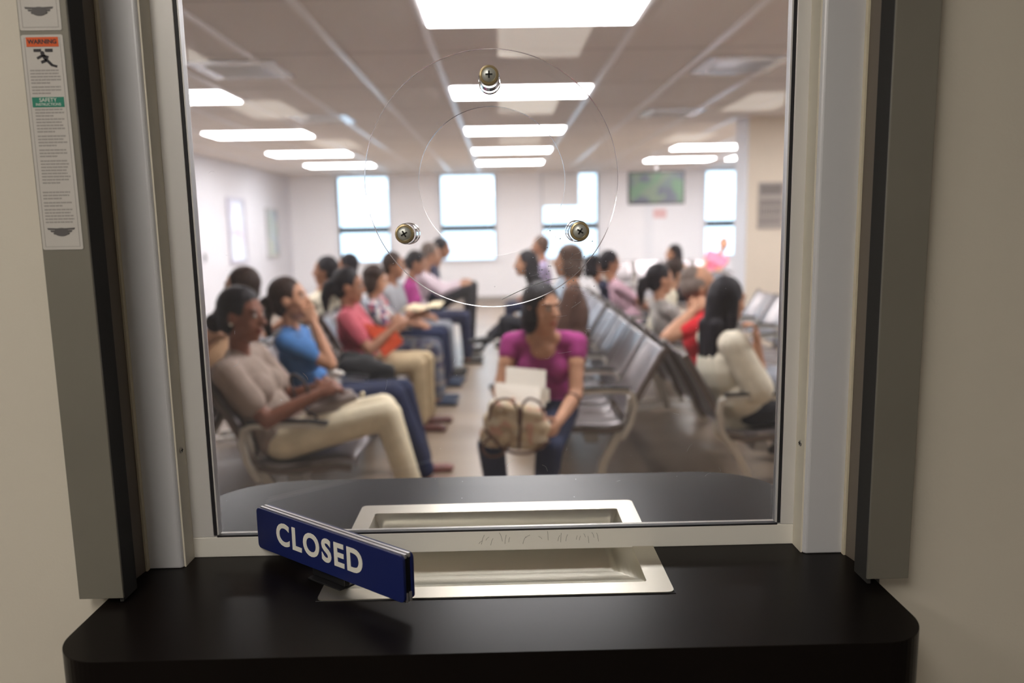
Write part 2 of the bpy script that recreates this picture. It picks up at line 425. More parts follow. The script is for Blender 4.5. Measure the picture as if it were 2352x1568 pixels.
# hollow metal frame of the hatch, left and right
for side, nm_, xo, xr, xf, xj in (('left','left',-.475,-.469,-.462,-.417), ('right','right',.450,.4445,.436,.384)):
    t = bpy.data.objects.new('trim_5' if side == 'left' else 'trim_6', None); COL.objects.link(t); t.location = (xj, .96, CT); t['kind'] = 'structure'
    def L(p): return Vector(p) - t.location
    s = 1 if side == 'left' else -1
    bm = bmesh.new()
    prism(bm, [L(p) for p in ((xf,.957,CT),(xj+s*-.004,.957,CT),(xj-s*.001,.960,CT),(xj-s*.001,1.02,CT),(xf,1.02,CT))], (0,0,ZT-CT))
    link('face', bm, M_frameb, t, bev=.002)
    bm = bmesh.new(); prism(bm, [L(p) for p in ((xj-s*.001,.962,CT),(xj+s*.001,.962,CT),(xj+s*.001,1.03,CT),(xj-s*.001,1.03,CT))], (0,0,ZT-CT))
    link('jamb_lining', bm, M_jamb, t)
    bm = bmesh.new(); prism(bm, [L(p) for p in ((xo,.905,CT),(xr,.905,CT),(xf-s*.0005,.9565,CT),(xf-s*.0005,1.02,CT),(xo,1.02,CT))], (0,0,ZT-CT))
    for k in (.918, .934):
        pass
    link('track_lining', bm, M_brown, t)
    bm = bmesh.new(); prism(bm, [L(p) for p in ((xf-s*.001,.9505,CT),(xf+s*.0015,.9505,CT),(xf+s*.0015,.9575,CT),(xf-s*.001,.9575,CT))], (0,0,ZT-CT))
    link('caulk_line', bm, mat('caulk', (.72,.66,.52), .6), t)
    # screw in the lining
    zc = U(427 if s > 0 else 1842, 1033 if s > 0 else 1017, Y=.975).z
    bm = bmesh.new(); lathe(bm, [(.0042,0),(.0042,.0008),(.002,.0016),(.001,.0012)], L((xj+s*.001,.975,zc)), (s,0,0), 16)
    sc = link('screw', bm, mat('screw_steel', (.5,.48,.45), .3, metal=1), t, smooth=True)
    bm = bmesh.new(); c = L((xj+s*.0026,.975,zc)); box(bm, (c.x-.0003,c.y-.0026,c.z-.0005),(c.x+.0003,c.y+.0026,c.z+.0005)); box(bm, (c.x-.0003,c.y-.0005,c.z-.0026),(c.x+.0003,c.y+.0005,c.z+.0026))
    link('cross_slot', bm, M_dark, sc)

# shutter guides on the office face of the wall
for side, xa, xb, px in (('left', -.500, -.4485, 1375), ('right', .4725, .4235, 1329)):
    z0 = U(232 if side == 'left' else 2040, px, Y=.862).z
    t = thing('shutter_guide', ('grey steel shutter guide rail with a long warning sticker, left of the hatch' if side == 'left' else 'plain grey steel shutter guide rail on the right of the hatch'), 'guide rail', ((xa+xb)/2, .87, z0))
    def L(p): return Vector(p) - t.location
    s = 1 if side == 'left' else -1
    bm = bmesh.new()
    prism(bm, [L(p) for p in ((xa,.8845,z0),(xa,.862,z0),(xb,.862,z0),(xb,.8655,z0),(xa+s*.0035,.8655,z0),(xa+s*.0035,.8845,z0))], (0,0,ZT+.2-z0))
    link('rail', bm, M_guide, t, bev=.0008)
    bm = bmesh.new(); prism(bm, [L(p) for p in ((xb-s*.006,.8657,CT+.002),(xb-s*.002,.8657,CT+.002),(xb-s*.002,.90,CT+.002),(xb-s*.006,.90,CT+.002))], (0,0,ZT-CT))
    link('slot_shade', bm, M_dark, t)  # near-black strip stands in for the shaded slot behind the rail
    if side == 'left': GUIDE = t

# white reveal of the hatch facing the waiting room and the head
# aluminium glazing rails
bot = thing('glazing_rail', 'pale aluminium channel holding the bottom edge of the glass', 'rail', (0, 1.0, CT))
bm = bmesh.new(); box(bm, (-.4165,-.010,0),(.3835,.010,.0275)); link('channel', bm, M_alux, bot, bev=.0008)
bm = bmesh.new(); box(bm, (GL,-.0102,.0275),(GR,-.003,.0300)); link('gasket', bm, M_gasket, bot)
bm = bmesh.new()
rs = random.Random(3)
xx = U(1090,1243,Y=.99).x
while xx < U(1375,1243,Y=.99).x:
    h = rs.uniform(.003,.013); z = .016+rs.uniform(-.004,.004); dx = rs.uniform(-.005,.006)
    pts = [(xx, -.0101, z-h/2), (xx+dx*.4, -.0101, z+h*.1), (xx+dx, -.0101, z+h/2)]
    if rs.random() < .6: tube(bm, pts, .00022, 4)
    xx += rs.uniform(.002,.008)
mk = link('pen_marks', bm, mat('pencil_scribble', (.28,.27,.25), .8), bot); mk['kind'] = 'stuff'
for side, x0, x1, xg in (('left', -.4165, -.3885, -.3885), ('right', .3660, .3835, .3620)):
    t = thing('glazing_stop', f'slim upright aluminium strip along the {side} edge of the glass', 'strip', ((x0+x1)/2, 1.0, CT+.0277))
    h = ZT-CT-.0277; c = (x0+x1)/2
    link('strip', B((x0-c,-.010,0),(x1-c,.010,h)), M_alu, t, bev=.0008)
    link('gasket', B((xg-c,-.0085,.002),(xg+.004-c,.006,h)), M_gasket, t)
    link('bead', B(((GL-c-.0005) if side=='left' else (GR-c-.0015),-.0075,.002),((GL-c+.0015) if side=='left' else (GR-c+.0005),.0055,h)), M_alu, t)

# the glass with its speaking hole
DY = .972
hc = U(1130, 418, Y=GLY); HR = (U(1298,418,Y=GLY).x-U(962,418,Y=GLY).x)/2
M_glass = pane_mat('hatch_glass', dust_veil=.016, speck=1)
M_rim = mat('polished_glass_edge', (.36,.42,.52), .2, spec=.5, trans=.4)
t = thing('hatch_glass', 'large clear hatch window pane with a round speaking hole, scratched and dusty', 'window glass', (0, GLY, CT+.02))
bm = bmesh.new(); z0, z1 = CT+.0278, ZT
N = 96
outer = [(GL,-.003,z0-t.location.z),(GR,-.003,z0-t.location.z),(GR,-.003,z1-t.location.z),(GL,-.003,z1-t.location.z)]
inner = [(hc.x+HR*math.cos(2*PI*k/N),-.003,hc.z-t.location.z+HR*math.sin(2*PI*k/N)) for k in range(N)]
holed(bm, outer, inner, (0,.006,0), rim=1)
link('pane', bm, [M_glass, M_rim], t)
# scratches and grit on the glass
M_scr = mat('scratch_white', (.85,.87,.92), .5, trans=.3)
bm = bmesh.new()
def scr(p, q, w=.00018):
    a = U(*p, Y=GLY-.0032)-t.location; b = U(*q, Y=GLY-.0032)-t.location
    m = (a+b)/2 + Vector((rs.uniform(-1,1)*.002,0,rs.uniform(-1,1)*.002)); tube(bm, smoothpath([a,m,b],4), w, 4)
scr((1152,688),(1262,642),.0005); scr((1262,642),(1300,630),.0002)
for k in range(26):
    x, y = rs.gauss(1310,90), rs.gauss(650,90)
    a = rs.uniform(-.9,.3); l = rs.uniform(6,38); scr((x,y),(x+l*math.cos(a),y+l*math.sin(a)),rs.uniform(.00006,.00014))
for k in range(50):
    x, y = rs.uniform(470,1760), rs.uniform(20,1150); a = rs.uniform(-2,2); l = rs.uniform(4,24)
    if (x-1130)**2+(y-418)**2 > 172**2: scr((x,y),(x+l*math.cos(a),y+l*math.sin(a)),rs.uniform(.00005,.00011))
s_ = link('scratches', bm, M_scr, t); s_['kind'] = 'stuff'
bm = bmesh.new()
for k in range(240):
    if k < 110: x, y = rs.gauss(1280,55), rs.gauss(610,40)
    elif k < 150: x, y = rs.gauss(950,60), rs.gauss(500,60)
    else: x, y = rs.uniform(450,1790), rs.uniform(10,1190)
    if (x-1130)**2+(y-418)**2 < 172**2: continue
    c = U(x,y,Y=GLY-.0034)-t.location
    bmesh.ops.create_icosphere(bm, subdivisions=1, radius=rs.choice((.0003,.0004,.0005,.0009)) if k < 110 else .0003, matrix=Matrix.Translation(c))
s_ = link('dust_specks', bm, M_scr, t); s_['kind'] = 'stuff'

# clear acrylic disc standing off the glass on three bolts
dc = U(1129, 415, Y=DY); DR = (U(1418,415,Y=DY).x-U(840,415,Y=DY).x)/2
M_acr = pane_mat('acrylic_sheet', dust_veil=.018, refl=.8)
M_acre = mat('acrylic_edge', (.80,.74,.76), .2, spec=.4, trans=.5, ior=1.49)
disc = thing('speaking_shield', 'clear round acrylic disc in front of the speaking hole', 'shield', dc)
bm = bmesh.new(); N = 128
front = [bm.verts.new((DR*math.cos(2*PI*k/N), -.0022, DR*math.sin(2*PI*k/N))) for k in range(N)]
fb = [bm.verts.new(((DR+.0012)*math.cos(2*PI*k/N), -.0006, (DR+.0012)*math.sin(2*PI*k/N))) for k in range(N)]
back = [bm.verts.new(((DR+.0012)*math.cos(2*PI*k/N), .0050, (DR+.0012)*math.sin(2*PI*k/N))) for k in range(N)]
bm.faces.new(front).material_index = 0; bm.faces.new(back[::-1]).material_index = 0
for A_, B_ in ((front, fb), (fb, back)):
    for k in range(N): bm.faces.new((A_[k], A_[(k+1)%N], B_[(k+1)%N], B_[k])).material_index = 1
link('disc', bm, [M_acr, M_acre], disc)
M_brass = mat('dull_brass', (.62,.50,.30), .34, metal=.7)
M_scrw = mat('screw_zinc', (.66,.69,.68), .42, metal=.6)
M_clear = mat('clear_spacer', (.97,.97,1.0), .03, trans=1.0, ior=1.45)
for i, (px, py, w) in enumerate(((1123,172,'above the speaking hole'),(929,537,'at the lower left of the speaking hole'),(1332,531,'at the lower right of the speaking hole'))):
    c = U(px, py, Y=.960)
    b = thing('standoff_bolt', f'brass rimmed cross-head bolt with clear spacer {w}', 'bolt', (c.x, .960, c.z), 0, 'bolts holding the speaking disc')
    ax = (0,-1,0)
    bm = bmesh.new(); lathe(bm, [(.0105,-.008),(.0118,-.0055),(.0118,-.0015),(.0110,.0005),(.0096,.0012),(.0088,.0002)], (0,0,0), ax, 40); link('cup_washer', bm, M_brass, b, smooth=False)
    bm = bmesh.new(); lathe(bm, [(.0086,-.0005),(.0084,.0012),(.0062,.0030),(.003,.0042),(.0005,.0045)], (0,0,0), ax, 32); sc = link('screw_head', bm, M_scrw, b, smooth=True)
    bm = bmesh.new(); a0 = .5*i
    for a in (a0, a0+PI/2):
        u = Vector((math.cos(a),0,math.sin(a)))*.0042; v = Vector((-math.sin(a),0,math.cos(a)))*.0009
        prism(bm, [Vector((0,-.0041,0))+u+v, Vector((0,-.0041,0))-u+v, Vector((0,-.0041,0))-u-v, Vector((0,-.0041,0))+u-v], (0,-.0009,0))
    link('cross_slot', bm, M_dark, sc)
    bm = bmesh.new(); lathe(bm, [(.0125,-.0145),(.0130,-.0155),(.0130,-.0360),(.0125,-.0365)], (0,0,0), ax, 40); link('spacer', bm, M_clear, b, smooth=False)
    bm = bmesh.new(); lathe(bm, [(.0135,-.0435),(.0138,-.0445),(.0138,-.056),(.0125,-.057)], (0,0,0), ax, 40); link('back_spacer', bm, M_clear, b, smooth=False)
    bm = bmesh.new(); tube(bm, [(0,.008,0),(0,.055,0)], .0028, 12); link('bolt_shank', bm, M_scrw, b)

# counter board through the hatch
M_count = mat('dark_satin_counter', (.006,.0045,.0042), .30, spec=.11, var=.15, vscale=6)
TX0, TX1, TY0, TY1 = -.2235, .1955, .8575, 1.1680
cnt = thing('counter_board', 'dark brown satin counter board running through the hatch, rounded corners', 'counter', (0, .89, CT-.03))
def arc(cx, cy, rx, ry, a0, a1, n=14): return [(cx+rx*math.cos(math.radians(a0+(a1-a0)*k/n)), cy+ry*math.sin(math.radians(a0+(a1-a0)*k/n))) for k in range(n+1)]
CX0, CX1, CY0, CY1 = -.4745, .4420, .7380, 1.3050
ol = arc(CX0+.055,CY0+.055,.055,.055,180,270) + arc(CX1-.055,CY0+.055,.055,.055,270,360) + arc(CX1-.12,CY1-.10,.12,.10,0,90) + arc(CX0+.14,CY1-.10,.14,.10,90,180)
bm = bmesh.new()
o = [(x, y-.89, .03) for x, y in ol]; inn = [(x, y-.89, .03) for x, y in ((TX0+.006,TY0+.006),(TX1-.006,TY0+.006),(TX1-.006,TY1-.006),(TX0+.006,TY1-.006))]
holed(bm, o, inn, (0,0,-.060))
link('board', bm, M_count, cnt, bev=.003)

# stainless deal tray
M_ss = brushed('stainless_tray', (.56,.53,.45), .36, axis=0, metal=.92)
tr = thing('deal_tray', 'brushed stainless steel cash tray let into the counter under the glass', 'tray', ((TX0+TX1)/2, (TY0+TY1)/2, CT))
def LT(x, y, z): return Vector((x, y, z)) - tr.location
IX0, IX1 = -.2045+.004, U(1452,1262,z=CT).x; 
IX0 = U(862,1180,z=CT).x; IX1 = U(1486,1338,z=CT).x; IY0 = U(1486,1338,z=CT).y; IY1 = U(1418,1169,z=CT).y
bm = bmesh.new()
holed(bm, [LT(x,y,CT+.0016) for x,y in rrect(TX0,TY0,TX1,TY1,.008,4)], [LT(x,y,CT+.0016) for x,y in rrect(IX0,IY0,IX1,IY1,.004,3)], (0,0,-.0014))
link('flange', bm, M_ss, tr)
nx, ny = 60, 60; gr = []
bm = bmesh.new()
def depth(y):
    v = (y-IY0)/(IY1-IY0)
    if v < .05: return .004*v/.05
    if v < .45: return .004+.034*(v-.05)/.40
    if v < .62: return .038+.012*math.sin((v-.45)/.17*PI/2)
    if v < .96: return .050
    return .050*(1-(v-.96)/.04)
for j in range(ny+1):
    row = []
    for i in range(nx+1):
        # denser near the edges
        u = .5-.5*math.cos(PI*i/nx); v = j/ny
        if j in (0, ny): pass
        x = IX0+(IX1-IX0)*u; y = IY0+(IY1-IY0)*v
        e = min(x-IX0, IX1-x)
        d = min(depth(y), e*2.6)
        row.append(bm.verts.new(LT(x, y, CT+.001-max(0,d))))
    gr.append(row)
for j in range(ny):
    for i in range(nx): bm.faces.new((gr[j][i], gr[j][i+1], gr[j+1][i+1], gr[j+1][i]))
o = link('basin', bm, brushed('stainless_basin_lightened', (.68,.65,.55), .40, axis=0, metal=.85), tr, smooth=True)  # same steel as the flange; the trough's extra light is put into its colour
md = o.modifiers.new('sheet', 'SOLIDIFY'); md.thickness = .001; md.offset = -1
bm = bmesh.new(); tube(bm, [LT(TX0-.0006,TY0-.0006,CT+.0003),LT(TX1+.0006,TY0-.0006,CT+.0003),LT(TX1+.0006,TY1+.0006,CT+.0003),LT(TX0-.0006,TY1+.0006,CT+.0003)], .0006, 6, closed=True)
link('sealant', bm, M_gasket, tr)

# CLOSED sign
SB = .015; a = U(594, 1256, z=CT+SB); b = U(929, 1387, z=CT+SB)
d = (b-a); d.z = 0; SL = d.length; d.normalize(); nrm = Vector((-d.y, d.x, 0))  # nrm points away from the camera
if nrm.y < 0: nrm = -nrm
SH = .055; TH = .017
sg = thing('closed_sign', 'navy blue two-sided desk sign reading CLOSED in white capitals', 'sign', ((a+b)/2+nrm*TH/2).xy.to_3d() + Vector((0,0,CT)))
print('sign', a, b, SL)
sg.rotation_euler = (0, 0, math.atan2(d.y, d.x))
M_navy = mat('navy_plate', (.010,.018,.11), .42); M_silv = mat('sign_channel_silver', (.72,.72,.75), .3, metal=.7); M_blk = mat('sign_black_core', (.012,.012,.014), .35); M_let = mat('sign_white_letters', (.80,.79,.74), .5)
hl = SL/2
for k, yy in enumerate((-TH/2, TH/2-.004)):
    bm = bmesh.new(); prism(bm, [(x, yy, z) for x, z in rrect(-hl, SB, hl, SB+SH, .006, 5)], (0,.004,0)); link('plate', bm, M_navy, sg, bev=.0006)
link('core', B((-hl+.002,-TH/2+.004,SB-.001),(hl-.002,TH/2-.004,SB+SH-.003)), M_blk, sg)
for yy in (-TH/2+.0042, TH/2-.0072):
    bm = bmesh.new(); box(bm, (-hl+.004,yy,SB+SH-.004),(hl-.001,yy+.003,SB+SH+.0008)); box(bm, (hl-.0025,yy,SB-.001),(hl-.0005,yy+.003,SB+.010)); link('channel_edge', bm, M_silv, sg)
bm = bmesh.new(); box(bm, (-.03,-.012,.0),(.03,.018,.003)); box(bm, (-.030,-.004,.0035),(.030,.004,SB)); link('base', bm, M_blk, sg, bev=.001)
cxl = -hl + SL*.455
text_mesh('lettering', 'CLOSED', .040, M_let, sg, (cxl, -TH/2-.0002, SB+.0285), (1,0,0), (0,0,1), width=SL*.60, offset=.0012, space=1.18)

# warning sticker on the left guide
YS = .8617
def Z(py, px=120): return U(px, py, Y=YS).z
M_stk = mat('sticker_paper', (.50,.485,.47), .5); M_prt = mat('sticker_print_grey', (.30,.285,.28), .6); M_org = mat('sticker_orange', (.62,.09,.01), .5); M_grn = mat('sticker_green', (.01,.19,.13), .5); M_ink = mat('sticker_black', (.02,.018,.025), .5)
gl = GUIDE.location; SX0, SX1 = -.4985, -.4550
def sticker(zt, zb, label, full):
    st = thing('warning_sticker', label, 'sticker', ((SX0+SX1)/2, YS, zb), 0, None)
    w = (SX1-SX0)/2; h = zt-zb
    bm = bmesh.new(); prism(bm, [(x, 0, z) for x, z in rrect(-w, 0, w, h, .002, 3)], (0,-.0003,0)); link('paper', bm, M_stk, st)
    bm = bmesh.new(); q = .0009
    holed(bm, [(-w+.003,-.0004,.003),(w-.003,-.0004,.003),(w-.003,-.0004,h-.003),(-w+.003,-.0004,h-.003)], [(-w+.003+q/2,-.0004,.003+q/2),(w-.003-q/2,-.0004,.003+q/2),(w-.003-q/2,-.0004,h-.003-q/2),(-w+.003+q/2,-.0004,h-.003-q/2)], (0,-.0001,0))
    link('border', bm, M_prt, st)
    # winged oval maker's mark near the foot
    bm = bmesh.new(); zc = .020
    for sx in (-1, 1):
        for k in range(3): prism(bm, [(sx*.002,-.0004,zc+.003-.0022*k),(sx*(.015-.003*k),-.0004,zc+.0035-.0026*k),(sx*(.014-.003*k),-.0004,zc+.0015-.0026*k),(sx*.002,-.0004,zc+.001-.0022*k)], (0,-.0002,0))
    prism(bm, [(.008*math.cos(2*PI*k/20),-.0004,zc+.0045*math.sin(2*PI*k/20)-.001) for k in range(20)], (0,-.0003,0))
    link('emblem', bm, mat('emblem_grey', (.10,.095,.10), .6), st)
    return st, w, h
z_t, z_b = Z(80, 90), Z(573, 150)
st, w, h = sticker(z_t, z_b, 'long warning sticker with orange and green bands on the left guide rail', True)
def zz(py, px=120): return Z(py, px)-z_b
def band(name, m, p0, p1):
    bm = bmesh.new(); prism(bm, [(-w+.005,-.0004,zz(p1)),(w-.005,-.0004,zz(p1)),(w-.005,-.0004,zz(p0)),(-w+.005,-.0004,zz(p0))], (0,-.0002,0)); return link(name, bm, m, st)
band('orange_band', M_org, 85, 107); band('green_band', M_grn, 223, 246)
text_mesh('warning_word', 'WARNING', .0062, M_ink, st, (0,-.0007,zz(96)), (1,0,0), (0,0,1), offset=.0002, ext=.0001)
tt = text_mesh('instruction_words', 'SAFETY', .0056, mat('sticker_white_print', (.7,.72,.7), .5), st, (0,-.0007,zz(230)), (1,0,0), (0,0,1), ext=.0001)
tt = text_mesh('instruction_words', 'INSTRUCTIONS', .0038, MATS['sticker_white_print'], st, (0,-.0007,zz(240)), (1,0,0), (0,0,1), ext=.0001)
bm = bmesh.new(); fz = zz(133)      # falling figure under a door
box(bm, (-.010,-.0006,zz(119)),(-.002,-.0004,zz(112))); box(bm, (.002,-.0006,zz(119)),(.010,-.0004,zz(112)))
bmesh.ops.create_circle(bm, cap_ends=True, segments=16, radius=.0022, matrix=Matrix.Translation((-.001,-.0005,zz(122)))@Matrix.Rotation(PI/2,4,'X'))
for p, q, r in (((-.001,0,zz(125)),(.003,0,zz(138)),.002),((.003,0,zz(138)),(-.003,0,zz(143)),.0014),((.003,0,zz(138)),(.008,0,zz(150)),.0014),((.008,0,zz(150)),(.013,0,zz(153)),.0012),((-.001,0,zz(127)),(-.007,0,zz(134)),.0012),((0,0,zz(127)),(.005,0,zz(131)),.001)):
    p = Vector(p)+Vector((0,-.0003,0)); q = Vector(q)+Vector((0,-.0003,0)); n_ = (q-p).cross(Vector((0,1,0))).normalized()*r
    prism(bm, [p+n_, q+n_, q-n_, p-n_], (0,-.0004,0))
link('pictogram', bm, M_ink, st)
def paras(st, spans, zf, w):
    bm = bmesh.new(); r = random.Random(11)
    for p0, p1, ind in spans:
        p = p0
        while p < p1:
            z1 = zf(p); z0 = zf(p+3.2); xe = w-.006-r.uniform(0,.004) if p+7 < p1 else w-.018
            x = -w+.006+ind
            while x < xe:
                l = r.uniform(.0025,.006); box(bm, (x,-.0005,z0),(min(x+l,xe),-.0003,z1)); x += l+.0007
            p += 7.2
    o = link('fine_print', bm, M_prt, st); o['kind'] = 'stuff'
paras(st, [(160,193,0),(198,214,0),(250,266,.001),(272,304,.001),(311,336,.001),(343,362,.001),(368,425,.001),(440,458,0),(464,476,0),(480,516,0)], zz, w)
zt2 = Z(70, 95)
st2, w, h = sticker(zt2+.16, zt2, 'upper pale sticker on the left guide rail, mostly cut off by the picture top', False)
bm = bmesh.new(); box(bm, (-w+.006,-.0005,.042),(w-.006,-.0003,.0435)); box(bm, (-w+.006,-.0005,.047),(w-.01,-.0003,.0485)); link('fine_print', bm, M_prt, st2)
# ================================================================== SEATING
M_shell = brushed('seat_shell_metal', (.27,.245,.25), .30, axis=0, metal=.85)
M_cast = mat('cast_aluminium', (.60,.565,.50), .36, metal=.45)
M_side = mat('taupe_side_rail', (.15,.12,.105), .4, metal=.4)
M_pad = mat('black_arm_pad', (.02,.019,.02), .45)
M_beam = mat('steel_beam', (.30,.29,.28), .4, metal=.6)
PITCH = .60
def side_strip(bm, x, prof, w, th):
    """flat bar standing in a y-z plane that follows prof"""
    pts = [Vector((0, y, z)) for y, z in prof]; a = []; b = []
    for i, p in enumerate(pts):
        t = (pts[min(i+1,len(pts)-1)]-pts[max(i-1,0)]).normalized(); n = Vector((0,-t.z,t.y))*th/2
        a.append(p+n); b.append(p-n)
    for i in range(len(pts)-1):
        q = [a[i], a[i+1], b[i+1], b[i]]
        prism(bm, [v+Vector((x-w/2,0,0)) for v in q], (w,0,0))
def shell(prof, w, th, x0):
    bm = bmesh.new(); n = 9
    P = smoothpath([(0,y,z) for y,z in prof], 4)
    top = []; botm = []
    for i, p in enumerate(P):
        t = (P[min(i+1,len(P)-1)]-P[max(i-1,0)]).normalized(); nn = Vector((0,-t.z,t.y))
        r1, r2 = [], []
        for k in range(n):
            u = k/(n-1)*2-1; dish = .016*(u*u)          # edges lifted towards the sitter
            q = Vector((x0+u*w/2, p.y, p.z)) + nn*dish
            r1.append(bm.verts.new(q)); r2.append(bm.verts.new(q-nn*th))
        top.append(r1); botm.append(r2)
    for A in (top, botm):
        for i in range(len(A)-1):
            for k in range(n-1): bm.faces.new((A[i][k],A[i][k+1],A[i+1][k+1],A[i+1][k]))
    for i in range(len(top)-1):
        for k in (0, n-1): bm.faces.new((top[i][k],top[i+1][k],botm[i+1][k],botm[i][k]))
    for r in (0, -1):
        for k in range(n-1): bm.faces.new((top[r][k],top[r][k+1],botm[r][k+1],botm[r][k]))
    return bm
def bench(n, name='beam_seating'):
    t = thing(name, 'x', 'bench')
    for k in range(n):
        x = PITCH*(k+.5)
        link('seat', shell([(.0,.435),(.10,.42),(.25,.425),(.40,.44),(.47,.43),(.485,.405)], .53, .008, x), M_shell, t, smooth=True)
        link('backrest', shell([(-.235,.875),(-.20,.82),(-.13,.70),(-.06,.57),(-.02,.475)], .53, .008, x), M_shell, t, smooth=True)
        bm = bmesh.new()
        for sx in (-.272, .272):
            bm = bmesh.new(); side_strip(bm, x+sx, [(-.245,.885),(-.20,.805),(-.13,.685),(-.06,.555),(-.025,.46),(.0,.42),(.10,.40),(.40,.42),(.475,.41)], .022, .032)
            link('side_frame', bm, M_side, t)
    for k in range(n+1):
        x = PITCH*k
        bm = bmesh.new(); side_strip(bm, x, [(.02,.36),(-.035,.45),(-.06,.56),(-.045,.625),(.0,.645),(.18,.648),(.36,.640)], .036, .026)
        a = link('armrest', bm, M_cast, t)
        bm = bmesh.new(); side_strip(bm, x, [(-.03,.662),(.10,.668),(.28,.665),(.375,.650)], .046, .016); link('arm_pad', bm, M_pad, a, bev=.004)
    bm = bmesh.new(); box(bm, (.02,.15,.33),(PITCH*n-.02,.23,.385)); link('beam', bm, M_beam, t, bev=.004)
    for k in (0, n):
        x = PITCH*k + (.05 if k == 0 else -.05)
        bm = bmesh.new()
        side_strip(bm, x, [(-.05,.60),(-.03,.45),(.05,.34),(.12,.20),(.15,.06),(.16,.025)], .045, .045)
        side_strip(bm, x, [(-.20,.014),(-.05,.03),(.16,.05),(.36,.03),(.50,.014)], .045, .024)
        link('leg', bm, M_cast, t, bev=.004)
    return t
proto = bench(4)
first = [True]
def put_bench(X, Y, rz, label, group):
    o = proto if first[0] else copy_tree(proto); first[0] = False
    o.location = (X, Y, 0); o.rotation_euler = (0,0,rz); o['label'] = label; o['group'] = group
    return o
q = PI/2; L4 = 4*PITCH
put_bench(-1.25, 3.78+L4, -q, 'metal bench in the left row, nearest the glass, under the woman in cream trousers', 'left row of benches facing the aisle')
put_bench(-1.25, 6.32+L4, -q, 'metal bench in the left row, middle one, under the reader with the newspaper', 'left row of benches facing the aisle')
put_bench(-1.25, 8.86+L4, -q, 'metal bench in the left row, farthest, towards the windows', 'left row of benches facing the aisle')
put_bench(-1.78, 3.50, q, 'metal bench back to back with the left row, nearest the glass', 'benches facing the left wall')
put_bench(-1.78, 6.04, q, 'metal bench facing the left wall, under the man in a cream shirt', 'benches facing the left wall')
put_bench(.70, 4.42, q, 'metal bench with shining backrests beside the woman in magenta', 'centre benches facing the aisle')
put_bench(.70, 6.96, q, 'metal bench in the centre row under the dark-clothed person', 'centre benches facing the aisle')
put_bench(.70, 9.50, q, 'metal bench in the centre row farthest from the glass', 'centre benches facing the aisle')
put_bench(1.24, 4.18+L4, -q, 'metal bench at the right under the long-haired woman in a cream blouse', 'centre benches facing right')
put_bench(1.24, 6.72+L4, -q, 'metal bench facing right under the woman in pale pink', 'centre benches facing right')
put_bench(2.50, 5.90, q, 'empty metal bench by the beige wall at the right edge', 'right hand benches')
put_bench(2.95, 11.0, q, 'metal bench beyond the beige wall end', 'right hand benches')
put_bench(2.6, 15.6, PI, 'metal bench against the far wall', 'right hand benches').location = (2.6+L4*.75, 15.3, 0)

# ================================================================== PEOPLE
def sph(bm, M, n=14):
    bmesh.ops.create_uvsphere(bm, u_segments=n, v_segments=max(6, n//2+2), radius=1, matrix=M)
def ell(c, r, R=None):
    R = R or Matrix.Identity(3)
    return ('e', Vector(c), Vector(r), R)
def cap(a, b, r0, r1=None): return ('c', Vector(a), Vector(b), r0, r1 if r1 is not None else r0)
def blob_mesh(name, prims, vox, smooth=3, fac=.5):
    bm = bmesh.new()
    for p in prims:
        if p[0] == 'e':
            sph(bm, Matrix.Translation(p[1]) @ p[3].to_4x4() @ Matrix.Diagonal((*p[2], 1)))
        else:
            a, b, r0, r1 = p[1:]
            u, w, d = frame_of(b-a) if (b-a).length > 1e-6 else (Vector((1,0,0)),Vector((0,1,0)),Vector((0,0,1)))
            n = 14; L = (b-a).length; prof = []
            for k in range(0, 6): an = -PI/2+PI/2*k/5; prof.append((r0*math.cos(an), r0*math.sin(an)))
            for k in range(0, 6): an = PI/2*k/5; prof.append((r1*math.cos(an), L+r1*math.sin(an)))
            rings = [[bm.verts.new(a+d*h+(u*math.cos(2*PI*k/n)+w*math.sin(2*PI*k/n))*max(r,1e-4)) for k in range(n)] for r, h in prof]
            for A, B_ in zip(rings, rings[1:]):
                for k in range(n): bm.faces.new((A[k],A[(k+1)%n],B_[(k+1)%n],B_[k]))
            bm.faces.new(rings[0][::-1]); bm.faces.new(rings[-1])
    me = bpy.data.meshes.new('tmp'); bm.to_mesh(me); bm.free()
    o = bpy.data.objects.new('tmp', me); COL.objects.link(o)
    r = o.modifiers.new('r', 'REMESH'); r.mode = 'VOXEL'; r.voxel_size = vox; r.use_smooth_shade = True
    if smooth:
        s_ = o.modifiers.new('s', 'SMOOTH'); s_.iterations = smooth; s_.factor = fac
    dg = bpy.context.evaluated_depsgraph_get()
    out = bpy.data.meshes.new_from_object(o.evaluated_get(dg)); out.name = name
    bpy.data.objects.remove(o); bpy.data.meshes.remove(me)
    return out
def skin_mat(name, c): return mat(name, c, .55, spec=.4, var=.05, vscale=30)
M_lip = {}
def ik(a, t, l1, l2, pole):
    d = t-a; L = min(d.length, (l1+l2)*.999); dn = d.normalized()
    x = (l1*l1-l2*l2+L*L)/(2*L); h = math.sqrt(max(0, l1*l1-x*x))
    p = Vector(pole); p = p-dn*p.dot(dn)
    if p.length < 1e-4: p = Vector((0,0,-1))-dn*dn.z*-1
    p.normalize()
    return a+dn*x+p*h, a+dn*L
